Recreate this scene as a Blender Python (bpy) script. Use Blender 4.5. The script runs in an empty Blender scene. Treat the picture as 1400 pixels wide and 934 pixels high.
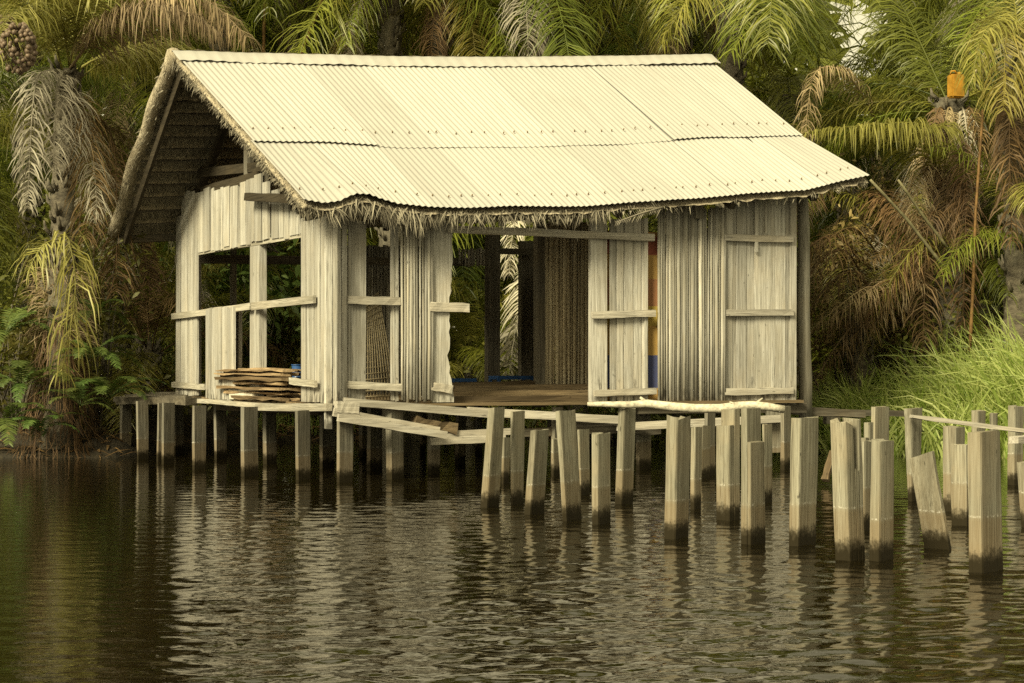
import bpy, math, random
import numpy as np
from mathutils import Vector, Matrix, noise

random.seed(7)
sc = bpy.context.scene
COL = sc.collection
R = math.radians

# ------------------------------------------------------------------ survey numbers of the place
F, H, CX, EYE = 2450.0, 503.0, 700.0, 1.23          # focal length (photo pixels), horizon row, centre column, eye height
TH = R(25.5)                                        # turn of the hut's long side
U = Vector((math.cos(TH), math.sin(TH), 0))
V = Vector((-math.sin(TH), math.cos(TH), 0))

def P(px, py, Z):
    return Vector(((px - CX) / F * Z, Z, EYE - (py - H) / F * Z))
def WZ(py):
    return F * EYE / (py - H)
def PW(px, py):
    p = P(px, py, WZ(py)); p.z = 0; return p

O = PW(452, 657)
def ray_plane(px, py, n, d):                        # hut-local plane n.x = d, gives hut-local point
    r = Vector(((px - CX) / F, 1.0, -(py - H) / F))
    rl = Vector((r.dot(U), r.dot(V), r.z))
    o = Vector((0, 0, EYE)) - O
    ol = Vector((o.dot(U), o.dot(V), o.z))
    t = (d - ol.dot(n)) / rl.dot(n)
    return ol + rl * t
def fr(px, py, v=0.0):                              # front-parallel plane
    p = ray_plane(px, py, Vector((0, 1, 0)), v); return p.x, p.z
def sd(px, py, u=0.0):                              # gable-parallel plane
    p = ray_plane(px, py, Vector((1, 0, 0)), u); return p.y, p.z
def loc(px, pyw):                                   # hut-local position of a water-line pixel
    w = PW(px, pyw) - O
    return w.dot(U), w.dot(V)
def world(p):
    return O + U * p[0] + V * p[1] + Vector((0, 0, p[2]))

LEN = fr(1087, 553)[0]
DEP = sd(240, 540)[0]
FZ = 0.84                                           # floor level

# ------------------------------------------------------------------ object helpers
def tag(o, label, cat, group=None):
    o['label'] = label; o['category'] = cat
    if group: o['group'] = group
    return o
def empty(name, loc=(0, 0, 0), rz=0, label=None, cat=None, group=None):
    o = bpy.data.objects.new(name, None); COL.objects.link(o)
    o.location = loc; o.rotation_euler = (0, 0, rz); o.empty_display_size = .2
    if label: tag(o, label, cat, group)
    return o

class MB:
    def __init__(s): s.v = []; s.f = []; s.t = []; s.sm = []
    def poly(s, pts, faces, tone=.5, smooth=False):
        b = len(s.v); s.v += [tuple(p) for p in pts]
        for f in faces:
            s.f.append(tuple(b + i for i in f)); s.t.append(tone); s.sm.append(smooth)
    def box(s, x0, x1, y0, y1, z0, z1, tone=None, j=0.0):
        if tone is None: tone = random.random()
        r = lambda: random.uniform(-j, j)
        p = [(x + r(), y + r() * .3, z + r()) for z in (z0, z1) for y in (y0, y1) for x in (x0, x1)]
        s.poly(p, [(0, 2, 3, 1), (4, 5, 7, 6), (0, 1, 5, 4), (2, 6, 7, 3), (0, 4, 6, 2), (1, 3, 7, 5)], tone)
    def beam(s, a, b, w, h, tone=None, up=Vector((0, 0, 1)), j=0.0, n=1):
        """rectangular beam from a to b, width w across, height h along up"""
        if tone is None: tone = random.random()
        a, b = Vector(a), Vector(b); d = (b - a).normalized()
        sdv = d.cross(up)
        if sdv.length < 1e-3: sdv = d.cross(Vector((0, 1, 0)))
        sdv.normalize(); u2 = sdv.cross(d).normalized()
        pts = []; fs = []
        for k in range(n + 1):
            c = a.lerp(b, k / n)
            for q, (e, g) in enumerate(((-1, -1), (1, -1), (1, 1), (-1, 1))):
                pts.append(c + sdv * (e * w / 2 + random.uniform(-j, j)) + u2 * (g * h / 2 + random.uniform(-j, j)))
        for k in range(n):
            for q in range(4):
                a0 = k * 4 + q; a1 = k * 4 + (q + 1) % 4
                fs.append((a0, a1, a1 + 4, a0 + 4))
        fs.append((3, 2, 1, 0)); e = n * 4; fs.append((e, e + 1, e + 2, e + 3))
        s.poly(pts, fs, tone)
    def tube(s, pts, rad, n=8, tone=.5, smooth=True, cap=True):
        pts = [Vector(p) for p in pts]; m = len(pts)
        if not hasattr(rad, '__len__'): rad = [rad] * m
        vs = []; ref = Vector((.31, .17, .93))
        for i, p in enumerate(pts):
            d = (pts[min(i + 1, m - 1)] - pts[max(i - 1, 0)]).normalized()
            a = d.cross(ref)
            if a.length < .05: a = d.cross(Vector((1, 0, 0)))
            a.normalize(); b = d.cross(a)
            for k in range(n):
                an = 2 * math.pi * k / n
                vs.append(p + (a * math.cos(an) + b * math.sin(an)) * rad[i])
        fs = [(i * n + k, i * n + (k + 1) % n, (i + 1) * n + (k + 1) % n, (i + 1) * n + k) for i in range(m - 1) for k in range(n)]
        if cap: fs += [tuple(range(n - 1, -1, -1)), tuple((m - 1) * n + k for k in range(n))]
        s.poly(vs, fs, tone, smooth)
    def strip(s, pts, wid, nrm, tone=.5):
        vs = []
        m = len(pts)
        for i, p in enumerate(pts):
            d = pts[min(i + 1, m - 1)] - pts[max(i - 1, 0)]
            a = d.cross(nrm)
            if a.length < 1e-6: a = Vector((1, 0, 0))
            a.normalize()
            vs += [p - a * wid[i] / 2, p + a * wid[i] / 2]
        s.poly(vs, [(2 * i, 2 * i + 1, 2 * i + 3, 2 * i + 2) for i in range(m - 1)], tone, True)
    def mesh(s, name, mats):
        me = bpy.data.meshes.new(name); me.from_pydata(s.v, [], s.f)
        a = me.attributes.new('tone', 'FLOAT', 'FACE'); a.data.foreach_set('value', s.t)
        me.polygons.foreach_set('use_smooth', s.sm)
        for m in (mats if isinstance(mats, (list, tuple)) else [mats]): me.materials.append(m)
        me.update(); return me
    def build(s, name, mat, parent=None, loc=None, rot=None):
        o = bpy.data.objects.new(name, s.mesh(name, mat)); COL.objects.link(o)
        if parent: o.parent = parent
        if loc is not None: o.location = loc
        if rot is not None: o.rotation_euler = rot
        return o

# ------------------------------------------------------------------ materials
class N:
    def __init__(s, name):
        s.m = bpy.data.materials.new(name); s.m.use_nodes = True
        s.t = s.m.node_tree; s.b = s.t.nodes['Principled BSDF']; s.out = s.t.nodes['Material Output']
    def n(s, typ, **kw):
        x = s.t.nodes.new(typ)
        for k, v in kw.items(): setattr(x, k, v)
        return x
    def l(s, a, b): s.t.links.new(a, b)
    def val(s, sock, v):
        if hasattr(v, 'is_output') or isinstance(v, bpy.types.NodeSocket): s.l(v, sock)
        else: sock.default_value = v
    def math(s, op, a, b=0.0, clamp=False):
        x = s.n('ShaderNodeMath', operation=op, use_clamp=clamp); s.val(x.inputs[0], a); s.val(x.inputs[1], b); return x.outputs[0]
    def mix(s, f, a, b, bt='MIX'):
        x = s.n('ShaderNodeMix', data_type='RGBA', blend_type=bt)
        s.val(x.inputs[0], f)
        s.val(x.inputs[6], a if isinstance(a, bpy.types.NodeSocket) else (*a, 1)); s.val(x.inputs[7], b if isinstance(b, bpy.types.NodeSocket) else (*b, 1))
        return x.outputs[2]
    def noise(s, vec, scale, detail=4, rough=.6, dist=0):
        x = s.n('ShaderNodeTexNoise'); s.l(vec, x.inputs['Vector']); x.inputs['Scale'].default_value = scale
        x.inputs['Detail'].default_value = detail; x.inputs['Roughness'].default_value = rough; x.inputs['Distortion'].default_value = dist
        return x.outputs['Fac']
    def ramp(s, f, stops):
        x = s.n('ShaderNodeValToRGB'); s.l(f, x.inputs[0]); e = x.color_ramp.elements
        while len(e) < len(stops): e.new(.5)
        for k, (p, c) in zip(e, stops):
            k.position = p; k.color = (*c, 1) if hasattr(c, '__len__') else (c, c, c, 1)
        return x.outputs[0]
    def tone(s):
        return s.n('ShaderNodeAttribute', attribute_name='tone').outputs['Fac']
    def mapping(s, vec, scale, offset=None):
        x = s.n('ShaderNodeVectorMath', operation='MULTIPLY'); s.l(vec, x.inputs[0]); x.inputs[1].default_value = scale
        if offset is None: return x.outputs[0]
        y = s.n('ShaderNodeVectorMath', operation='ADD'); s.l(x.outputs[0], y.inputs[0]); s.l(offset, y.inputs[1]); return y.outputs[0]
    def bump(s, h, strength, dist):
        x = s.n('ShaderNodeBump'); x.inputs['Strength'].default_value = strength; x.inputs['Distance'].default_value = dist
        s.l(h, x.inputs['Height']); s.l(x.outputs[0], s.b.inputs['Normal'])

def wood(name, axis, base, dark, warm=None, tide=False, rough=.85, foot=False, spread=.35, wear=.5):
    m = N(name)
    obj = m.n('ShaderNodeTexCoord').outputs['Object']
    tn = m.tone(); rnd = m.n('ShaderNodeObjectInfo').outputs['Random']
    seed = m.math('ADD', m.math('MULTIPLY', tn, 37.0), m.math('MULTIPLY', rnd, 61.0))
    cmb = m.n('ShaderNodeCombineXYZ')
    for i in range(3): m.l(seed, cmb.inputs[i])
    lo = 1.3
    sc3 = [52.0, 52.0, 52.0]; sc3[axis] = lo
    g1 = m.noise(m.mapping(obj, sc3, cmb.outputs[0]), 1.0, 5, .65, .15)
    sc4 = [150.0] * 3; sc4[axis] = 3.5
    g2 = m.noise(m.mapping(obj, sc4, cmb.outputs[0]), 1.0, 3, .6)
    blot = m.noise(m.mapping(obj, [1.7] * 3, cmb.outputs[0]), 1.0, 4, .6)
    c = m.mix(m.ramp(g1, [(.30, 0.0), (.62, 1.0)]), dark, base)
    c = m.mix(m.ramp(g2, [(.33, .75), (.47, 0.0)]), c, tuple(x * .35 for x in dark))
    if warm: c = m.mix(m.math('MULTIPLY', m.ramp(blot, [(.45, 0.0), (.7, 1.0)]), wear), c, warm)
    sc5 = [9.0] * 3; sc5[axis] = .45
    g3 = m.noise(m.mapping(obj, sc5, cmb.outputs[0]), 1.0, 4, .7)
    c = m.mix(m.ramp(g3, [(.47, 0.0), (.66, .75)]), c, tuple(x * .8 for x in dark))
    sc6 = [26.0] * 3; sc6[axis] = 9.0
    g4 = m.noise(m.mapping(obj, sc6, cmb.outputs[0]), 1.0, 2, .5)
    c = m.mix(m.ramp(g4, [(.70, 0.0), (.76, .75)]), c, tuple(x * .3 for x in dark))
    tv = m.math('ADD', m.math('MULTIPLY', tn, spread), 1 - spread * .55)
    hs = m.n('ShaderNodeHueSaturation'); m.l(c, hs.inputs['Color']); m.l(tv, hs.inputs['Value'])
    c = hs.outputs[0]
    rgh = rough
    pos = m.n('ShaderNodeNewGeometry').outputs['Position']
    z = m.n('ShaderNodeSeparateXYZ'); m.l(pos, z.inputs[0]); z = z.outputs[2]
    if foot:          # black mould and splash rot where boards meet the deck
        nz = m.noise(m.mapping(pos, (16, 16, 5)), 1.0, 3, .7)
        f = m.math('ADD', m.math('MULTIPLY', m.math('SUBTRACT', 1.10, z), 2.6), m.math('MULTIPLY', m.math('SUBTRACT', nz, .60), 4.2))
        f = m.math('MULTIPLY', m.math('MINIMUM', m.math('MAXIMUM', f, 0.0), .8), m.math('LESS_THAN', z, 1.3))
        c = m.mix(f, c, (.035, .03, .022))
    if tide:          # weed-dark wet foot, brown soaked band and the pale salt line of high water
        nz = m.noise(m.mapping(pos, (14, 14, 14)), 1.0, 3, .7)
        n2 = m.noise(m.mapping(pos, (60, 60, 40)), 1.0, 2, .7)
        zz = m.math('ADD', z, m.math('ADD', m.math('MULTIPLY', m.math('SUBTRACT', nz, .5), .14), m.math('MULTIPLY', m.math('SUBTRACT', n2, .5), .07)))
        zs = m.math('ADD', z, m.math('ADD', m.math('MULTIPLY', m.math('SUBTRACT', nz, .5), .03), m.math('MULTIPLY', m.math('SUBTRACT', rnd, .5), .10)))
        brown = m.ramp(zs, [(.27, 1.0), (.315, 0.0)])
        c = m.mix(m.math('MULTIPLY', brown, .4), c, (.17, .115, .06))
        line = m.math('MULTIPLY', m.ramp(zs, [(.290, 0.0), (.297, 1.0), (.303, 1.0), (.312, 0.0)]), m.ramp(n2, [(.48, 0.0), (.70, .6)]))
        c = m.mix(line, c, (.62, .60, .54))
        wet = m.ramp(zz, [(.06, 1.0), (.10, .82), (.145, 0.0)])
        c = m.mix(m.math('MULTIPLY', wet, .99), c, (.017, .013, .006))
        rgh = m.math('SUBTRACT', rough, m.math('MULTIPLY', wet, .1))
    m.l(c, m.b.inputs['Base Color']); m.val(m.b.inputs['Roughness'], rgh)
    m.b.inputs['Specular IOR Level'].default_value = .12
    m.bump(m.math('ADD', g1, m.math('MULTIPLY', g2, .5)), .55, .012)
    return m.m

GREY, GDARK, GWARM = (.485, .468, .425), (.28, .262, .22), (.40, .345, .26)
board_v = wood('weathered_board_upright', 2, GREY, GDARK, GWARM, foot=True, spread=.46)
board_x = wood('weathered_board_level', 0, (.46, .43, .37), (.28, .255, .21), GWARM)
board_y = wood('weathered_board_depth', 1, (.45, .42, .355), (.23, .21, .165), GWARM)
slat_m = wood('raffia_slat', 2, (.475, .453, .40), (.24, .223, .18), (.38, .325, .235), foot=True, spread=.7)
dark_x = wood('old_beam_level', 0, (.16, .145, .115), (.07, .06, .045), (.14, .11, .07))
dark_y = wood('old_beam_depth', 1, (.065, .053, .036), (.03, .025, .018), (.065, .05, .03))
post_m = wood('grey_round_post', 2, (.34, .32, .27), (.17, .155, .12), (.25, .21, .15))
dark_v = wood('old_post', 2, (.24, .22, .18), (.1, .09, .07), (.2, .16, .1))
pile_m = wood('pile_timber', 2, (.275, .26, .205), (.14, .125, .09), (.28, .225, .15), tide=True, spread=.25)
stilt_m = wood('stilt_timber', 2, (.24, .225, .185), (.12, .11, .085), (.22, .18, .12), tide=True)
brown_y = wood('sawn_brown_plank', 1, (.42, .31, .19), (.19, .125, .07), (.27, .185, .105), spread=.9)
brown_x = wood('old_brown_plank', 0, (.22, .165, .10), (.09, .065, .04), (.2, .14, .08), spread=.6)
cloth_c = None

def leaf(name, c1, c2, rough=.42, trans=.3, hue=.03, vv=.5):
    m = N(name)
    tn = m.tone(); rnd = m.n('ShaderNodeObjectInfo').outputs['Random']
    c = m.mix(tn, c1, c2)
    hs = m.n('ShaderNodeHueSaturation'); m.l(c, hs.inputs['Color'])
    m.l(m.math('ADD', .5 - hue, m.math('MULTIPLY', rnd, 2 * hue)), hs.inputs['Hue'])
    m.l(m.math('ADD', 1 - vv / 2, m.math('MULTIPLY', m.math('FRACT', m.math('MULTIPLY', rnd, 7.31)), vv)), hs.inputs['Value'])
    c = hs.outputs[0]
    m.l(c, m.b.inputs['Base Color']); m.b.inputs['Roughness'].default_value = rough
    m.b.inputs['Specular IOR Level'].default_value = .5
    tr = m.n('ShaderNodeBsdfTranslucent'); m.l(c, tr.inputs['Color'])
    mx = m.n('ShaderNodeMixShader'); mx.inputs[0].default_value = trans
    m.l(m.b.outputs[0], mx.inputs[1]); m.l(tr.outputs[0], mx.inputs[2]); m.l(mx.outputs[0], m.out.inputs[0])
    return m.m
leaf_green = leaf('palm_leaf_green', (.095, .122, .012), (.29, .315, .062), trans=.4, hue=.015)
leaf_deep = leaf('palm_leaf_deep_green', (.048, .062, .008), (.155, .175, .03), trans=.4)
woods_m = leaf('wood_leaf', (.065, .08, .011), (.31, .33, .065), .45, .45, 0, 0)
leaf_olive = leaf('palm_leaf_olive', (.14, .135, .022), (.35, .325, .09), trans=.4, hue=0, vv=.4)
leaf_lime = leaf('palm_leaf_pale_lime', (.22, .20, .04), (.44, .42, .16), hue=.005, vv=.2)
leaf_yellow = leaf('palm_leaf_yellowing', (.19, .155, .025), (.33, .29, .09), hue=.006)
leaf_grey = leaf('palm_leaf_dead_grey', (.22, .19, .14), (.46, .42, .33), .7, .12, .005)
leaf_pale = leaf('palm_leaf_bleached', (.42, .38, .28), (.68, .63, .50), .7, .2, .003, .2)
leaf_tan = leaf('palm_leaf_dead_tan', (.16, .11, .055), (.36, .28, .16), .7, .15, .01)
leaf_brown = leaf('palm_leaf_dead_brown', (.075, .042, .016), (.20, .125, .05), .7, .15, .01)
grass_m = leaf('grass_blade', (.20, .29, .05), (.58, .63, .25), .5, .5, 0, 0)
fern_m = leaf('fern_leaf', (.05, .08, .014), (.12, .165, .04), .55, .3)
bush_m = leaf('shrub_leaf', (.07, .078, .012), (.24, .235, .055), .5, .4)
dry_bush_m = leaf('dry_shrub_leaf', (.09, .06, .02), (.24, .18, .07), .6, .2, .01)
thatch_m = leaf('thatch_strand', (.095, .08, .055), (.32, .285, .215), .85, .08, .004)
stalk_m = leaf('palm_stalk', (.14, .10, .03), (.2, .16, .06), .5, 0.0, .02)

def trunk_mat():
    m = N('palm_trunk_bark')
    pos = m.n('ShaderNodeNewGeometry').outputs['Position']
    a = m.noise(m.mapping(pos, (9, 9, 14)), 1, 5, .7); b = m.noise(m.mapping(pos, (2, 2, 1.2)), 1, 3, .5)
    c = m.mix(m.ramp(a, [(.35, 0.0), (.65, 1.0)]), (.035, .028, .018), (.135, .115, .08))
    c = m.mix(m.ramp(b, [(.48, 0.0), (.62, .7)]), c, (.17, .155, .115))
    m.l(c, m.b.inputs['Base Color']); m.b.inputs['Roughness'].default_value = .9; m.bump(a, .8, .04); return m.m
trunk_m = trunk_mat()

def roof_mat():
    m = N('whitewashed_zinc')
    obj = m.n('ShaderNodeTexCoord').outputs['Object']; tn = m.tone()
    a = m.noise(m.mapping(obj, (16, .8, .8)), 1, 4, .6); b = m.noise(m.mapping(obj, (1.1, 1.1, 1.1)), 1, 4, .65)
    d = m.noise(m.mapping(obj, (45, 9, 9)), 1, 3, .7)
    c = m.mix(m.ramp(a, [(.3, 0.0), (.7, 1.0)]), (.335, .326, .296), (.385, .373, .338))
    c = m.mix(m.ramp(b, [(.52, 0.0), (.75, .4)]), c, (.30, .287, .25))
    c = m.mix(m.ramp(d, [(.74, 0.0), (.86, .45)]), c, (.30, .23, .14))
    hs = m.n('ShaderNodeHueSaturation'); m.l(c, hs.inputs['Color']); m.l(m.math('ADD', .9, m.math('MULTIPLY', tn, .16)), hs.inputs['Value'])
    m.l(hs.outputs[0], m.b.inputs['Base Color']); m.b.inputs['Roughness'].default_value = .55
    m.b.inputs['Specular IOR Level'].default_value = .4; m.bump(d, .12, .004); return m.m
roof_m = roof_mat()

def flat(name, c, rough=.6, sc=9, var=.35, spec=.3):
    m = N(name); obj = m.n('ShaderNodeTexCoord').outputs['Object']
    a = m.noise(m.mapping(obj, (sc,) * 3), 1, 4, .65)
    m.l(m.mix(m.ramp(a, [(.3, 0.0), (.7, 1.0)]), tuple(x * (1 - var) for x in c), tuple(min(1, x * (1 + var * .5)) for x in c)), m.b.inputs['Base Color'])
    m.b.inputs['Roughness'].default_value = rough; m.b.inputs['Specular IOR Level'].default_value = spec; m.bump(a, .2, .006); return m.m
rust_m = flat('rusty_nail', (.17, .12, .07), .8)
amber_m = flat('amber_plastic', (.36, .185, .03), .7, 9, .4, .2)
blue_m = flat('blue_plastic', (.03, .09, .24), .4, 5, .3, .5)
fruit_m = flat('oil_palm_fruit', (.15, .105, .07), .5, 30, .7)
bark_m = flat('peeled_pale_wood', (.47, .43, .335), .8, 26, .55)
white_m = flat('white_block', (.62, .58, .48), .7, 14, .3)
cane_m = flat('dry_cane', (.17, .095, .035), .75, 12, .6)
pole_m = flat('grey_cane', (.20, .18, .10), .7, 12, .5)
wick_m = flat('wicker_cane', (.34, .28, .18), .8, 30, .4)

def soil_mat():
    m = N('bank_soil'); pos = m.n('ShaderNodeNewGeometry').outputs['Position']
    a = m.noise(m.mapping(pos, (3, 3, 3)), 1, 6, .7); b = m.noise(m.mapping(pos, (14, 14, 14)), 1, 4, .7)
    c = m.mix(m.ramp(a, [(.35, 0.0), (.65, 1.0)]), (.02, .016, .009), (.05, .038, .02))
    c = m.mix(m.ramp(b, [(.58, 0.0), (.70, .7)]), c, (.10, .078, .042))
    m.l(c, m.b.inputs['Base Color']); m.b.inputs['Roughness'].default_value = .95; m.bump(b, .8, .06); return m.m
def water_mat():
    m = N('brown_river_water'); pos = m.n('ShaderNodeNewGeometry').outputs['Position']
    m.b.inputs['Base Color'].default_value = (.006, .0045, .0014, 1); m.b.inputs['Roughness'].default_value = .012
    m.b.inputs['IOR'].default_value = 1.333
    a = m.noise(m.mapping(pos, (5.5, 13, 1)), 1, 3, .55, .5)
    m.bump(a, .25, .012); return m.m

# ------------------------------------------------------------------ water
def build_water():
    rng = np.random.default_rng(3)
    rows = [5.2]
    while rows[-1] < 42: rows.append(rows[-1] * 1.0032)
    rows = np.array(rows); ncol = 700
    t = np.linspace(-.62, .62, ncol)
    Y = np.repeat(rows[:, None], ncol, 1); X = Y * t[None, :]
    Z = np.zeros_like(X)
    for k in range(70):
        lam = math.exp(rng.uniform(math.log(.11), math.log(.46)))
        ang = rng.normal(0, .44)
        kx, ky = math.sin(ang) * 2 * math.pi / lam, math.cos(ang) * 2 * math.pi / lam
        amp = .029 * lam * rng.uniform(.4, 1) / 2 / math.pi * 1.0
        px, py = rng.uniform(0, 6.28, 2)
        # patches of breeze: each train swells and dies
        env = .55 + .45 * np.sin(X * rng.uniform(.15, .6) + Y * rng.uniform(.15, .7) + px)
        Z += amp * env * np.sin(kx * X + ky * Y + py)
    calm = np.clip((X / Y + .215) / .05, 0, 1)            # sheltered, stiller water by the left bank
    far = np.clip((30 - Y) / 22, .25, 1)
    Z *= (.22 + .78 * calm) * far
    vs = np.stack([X, Y, Z], -1).reshape(-1, 3)
    nr = len(rows)
    i = (np.arange(nr - 1)[:, None] * ncol + np.arange(ncol - 1)[None, :]).reshape(-1)
    fs = np.stack([i, i + 1, i + ncol + 1, i + ncol], -1)
    base = len(vs)
    ext = np.array([(-160, -60, -.07), (160, -60, -.07), (160, 120, -.07), (-160, 120, -.07)])
    vs = np.concatenate([vs, ext]); fs = np.concatenate([fs, np.array([[base, base + 1, base + 2, base + 3]])])
    me = bpy.data.meshes.new('water')
    me.vertices.add(len(vs)); me.vertices.foreach_set('co', vs.reshape(-1))
    me.loops.add(len(fs) * 4); me.loops.foreach_set('vertex_index', fs.reshape(-1).astype(np.int32))
    me.polygons.add(len(fs)); me.polygons.foreach_set('loop_start', np.arange(len(fs), dtype=np.int32) * 4)
    me.polygons.foreach_set('use_smooth', np.ones(len(fs), dtype=bool))
    me.update(); me.validate()
    me.materials.append(water_mat())
    o = bpy.data.objects.new('water', me); COL.objects.link(o); o['kind'] = 'structure'
build_water()

# ------------------------------------------------------------------ ground
SH = [(-200, 20), (-14, 20), (-8, 24.2), (-5.4, 24.6), (-4.4, 29), (-3, 31.5), (2.2, 31.5), (3.4, 28), (4.6, 25.6), (6.5, 24.8), (8.2, 23.5), (12, 20), (200, 18)]
def shore(x):
    for (a, b), (c, d) in zip(SH, SH[1:]):
        if a <= x <= c: return b + (d - b) * (x - a) / (c - a)
    return 20
def gz(x, y):
    d = y - shore(x) + .35 * noise.noise(Vector((x * .6, y * .6, 0)))
    if d < 0: return max(-.9, d * .5)
    h = .55 * (1 - math.exp(-d / 1.6)) + .03 * d if d < 40 else .55 + 1.2
    return h + .10 * noise.noise(Vector((x * .9, y * .9, 3)))
def build_ground():
    xs = [-400, -200, -100, -60, -40, -30, -22] + [-16 + .35 * k for k in range(92)] + [18, 24, 32, 45, 70, 110, 200, 400]
    ys = [-60, -20, 5, 14] + [17 + .4 * k for k in range(62)] + [43, 46, 50, 58, 70, 90, 130, 200, 400]
    mb = MB(); n = len(xs)
    vs = [(x, y, gz(x, y) if y > 15 else -.9) for y in ys for x in xs]
    fs = [(j * n + i, j * n + i + 1, (j + 1) * n + i + 1, (j + 1) * n + i) for j in range(len(ys) - 1) for i in range(n - 1)]
    mb.poly(vs, fs, .5, True)
    o = mb.build('ground', soil_mat()); o['kind'] = 'structure'
build_ground()

# ------------------------------------------------------------------ the hut
hut = empty('stilt_hut', (O.x, O.y, 0), TH, 'weathered board and raffia hut on stilts over the river with a cream tin roof', 'hut')

def front_boards(name, lst, mat=board_v, v=0.0, th=.028, j=.006, parent=hut):
    mb = MB()
    for (x0, x1, yt, yb) in lst:
        ym = (yt + yb) / 2; u0 = fr(x0, ym, v)[0]; u1 = fr(x1, ym, v)[0]; xm = (x0 + x1) / 2
        vo = random.uniform(0, .012)
        mb.box(u0 + .002, u1 - .002, v + vo, v + th + vo, fr(xm, yb, v)[1] + random.uniform(-.012, .012), fr(xm, yt, v)[1], None, j)
    return mb.build(name, mat, parent)
def side_boards(name, lst, mat=board_v, u=0.0, th=.028, j=.006, parent=hut):
    mb = MB()
    for (x0, x1, yt, yb) in lst:
        ym = (yt + yb) / 2; v0 = sd(x1, ym, u)[0]; v1 = sd(x0, ym, u)[0]; xm = (x0 + x1) / 2
        uo = random.uniform(0, .014)
        mb.box(u + uo, u + uo + th, v0 + .003, v1 - .003, sd(xm, yb, u)[1], sd(xm, yt, u)[1], None, j)
    return mb.build(name, mat, parent)
def front_rail(name, x0, y0, x1, y1, h=.075, v=-.04, th=.035, mat=board_x, j=.005, n=6):
    a = fr(x0, y0, v); b = fr(x1, y1, v); mb = MB()
    mb.beam((a[0], v, a[1]), (b[0], v, b[1]), th, h, None, j=j, n=n); return mb.build(name, mat, hut)
def side_rail(name, x0, y0, x1, y1, h=.08, u=-.03, th=.035, mat=board_y, j=.005, n=5):
    a = sd(x0, y0, u); b = sd(x1, y1, u); mb = MB()
    mb.beam((u, a[0], a[1]), (u, b[0], b[1]), th, h, None, j=j, n=n); return mb.build(name, mat, hut)
def slat_run(mb, u0, u1, v, zt, zb, r=.019, face=-1, along='u'):
    n = max(2, int(abs(u1 - u0) / (r * 1.6))); seg = 5
    for k in range(n):
        c = u0 + (u1 - u0) * (k + .5) / n + random.uniform(-.003, .003); rr = r * random.choice((.62, .8, .95, 1.1, 1.25)) * random.uniform(.9, 1.1)
        t = zt(c) + random.uniform(-.02, .02) if callable(zt) else zt + random.uniform(-.02, .02)
        b = zb + random.uniform(-.03, .02); tl = random.uniform(-.012, .012); bow = random.uniform(-.008, .008)
        pts = []
        for i in range(4):
            z = b + (t - b) * i / 3; off = tl * (i / 3 - .5) + bow * math.sin(math.pi * i / 3)
            pts.append((c + off, v, z) if along == 'u' else (v, c + off, z))
        pts = [(p[0], p[1] + (k % 3) * .004, p[2]) for p in pts] if along == 'u' else pts
        mb.tube(pts, rr, 6, random.random())

# ---- gable wall (left)
def splits(x0, x1, ws):
    out = []; x = x0; i = 0
    while x < x1 - 1:
        w = ws[i % len(ws)] * random.uniform(.85, 1.15); out.append((x, min(x + w, x1))); x += w; i += 1
    return out
side_boards('back_corner_boards', [(240, 246, 296, 541), (247.5, 256, 262, 545), (256.5, 263, 262, 546), (263.5, 269, 264, 540)])
low = lambda x: 347 - (x - 268) * (347 - 321) / (413 - 268)
def topy(x):
    if x < 350: return 263 - (x - 268) * .22
    return 238 + (x - 350) * 1.02
gb = [(269, 276), (277, 286), (287, 291), (292, 300), (301, 303), (304.5, 312), (313.5, 316), (317, 323.5), (326.5, 335), (336, 341), (342, 347), (348, 357), (358, 366), (369.5, 379), (380, 386), (387, 393), (394, 403), (404, 407), (408, 414)]
g1 = side_boards('gable_panel', [(a, b, topy((a + b) / 2) + random.uniform(-3, 3), low((a + b) / 2) + random.uniform(-3, 2)) for a, b in gb])
side_rail('gable_rail', 266, 347, 414, 321, .06, .045, .04)
side_rail('gable_bracket', 337, 269, 396, 272, .10, -.12, .06, dark_y)
side_boards('wall_post', [(340, 353, 330, 549)], u=.01, th=.10)
side_boards('wall_post', [(262.5, 270, 346, 540)], u=.05, th=.05)
side_rail('wall_rail', 236, 433, 343, 419, .085); side_rail('wall_rail', 345, 419, 430, 409, .09, -.034)
lb = splits(280, 320, [4.5, 6, 3.5, 8, 5])
side_boards('low_wall_panel', [(a, b, 423 - (a - 280) * .11 + random.uniform(-2, 2), 545 + (a - 280) * .05 + random.uniform(-1, 2)) for a, b in lb], u=-.075)
side_boards('wall_post', [(320, 326, 420, 510)], u=.03, th=.05)
side_rail('foot_rail', 236, 526, 280, 529, .075); side_rail('foot_rail', 397, 521, 432, 525, .075, -.045)
side_boards('near_wall_panel', [(412, 418, 303, 549), (418.5, 428, 302, 550), (429, 436, 299, 550), (437, 445, 296, 551)])
front_boards('corner_post', [(446, 455, 292, 587), (455.5, 461, 296, 562)], v=-.20, th=.06)

# ---- front wall
front_boards('corner_panel', [(462, 467, 298, 552), (468, 475, 298, 552), (476, 480, 300, 549)], v=-.02)
front_boards('wall_post', [(480, 501, 302, 549)], v=.0, th=.09)
front_boards('window_jamb', [(535, 540, 300, 549), (541, 545.5, 300, 549)], v=.0)
mb = MB(); slat_run(mb, fr(545, 430)[0], fr(590, 430)[0], -.05, fr(560, 300)[1], fr(560, 547)[1], .021); mb.build('slat_panel', slat_m, hut)
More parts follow.
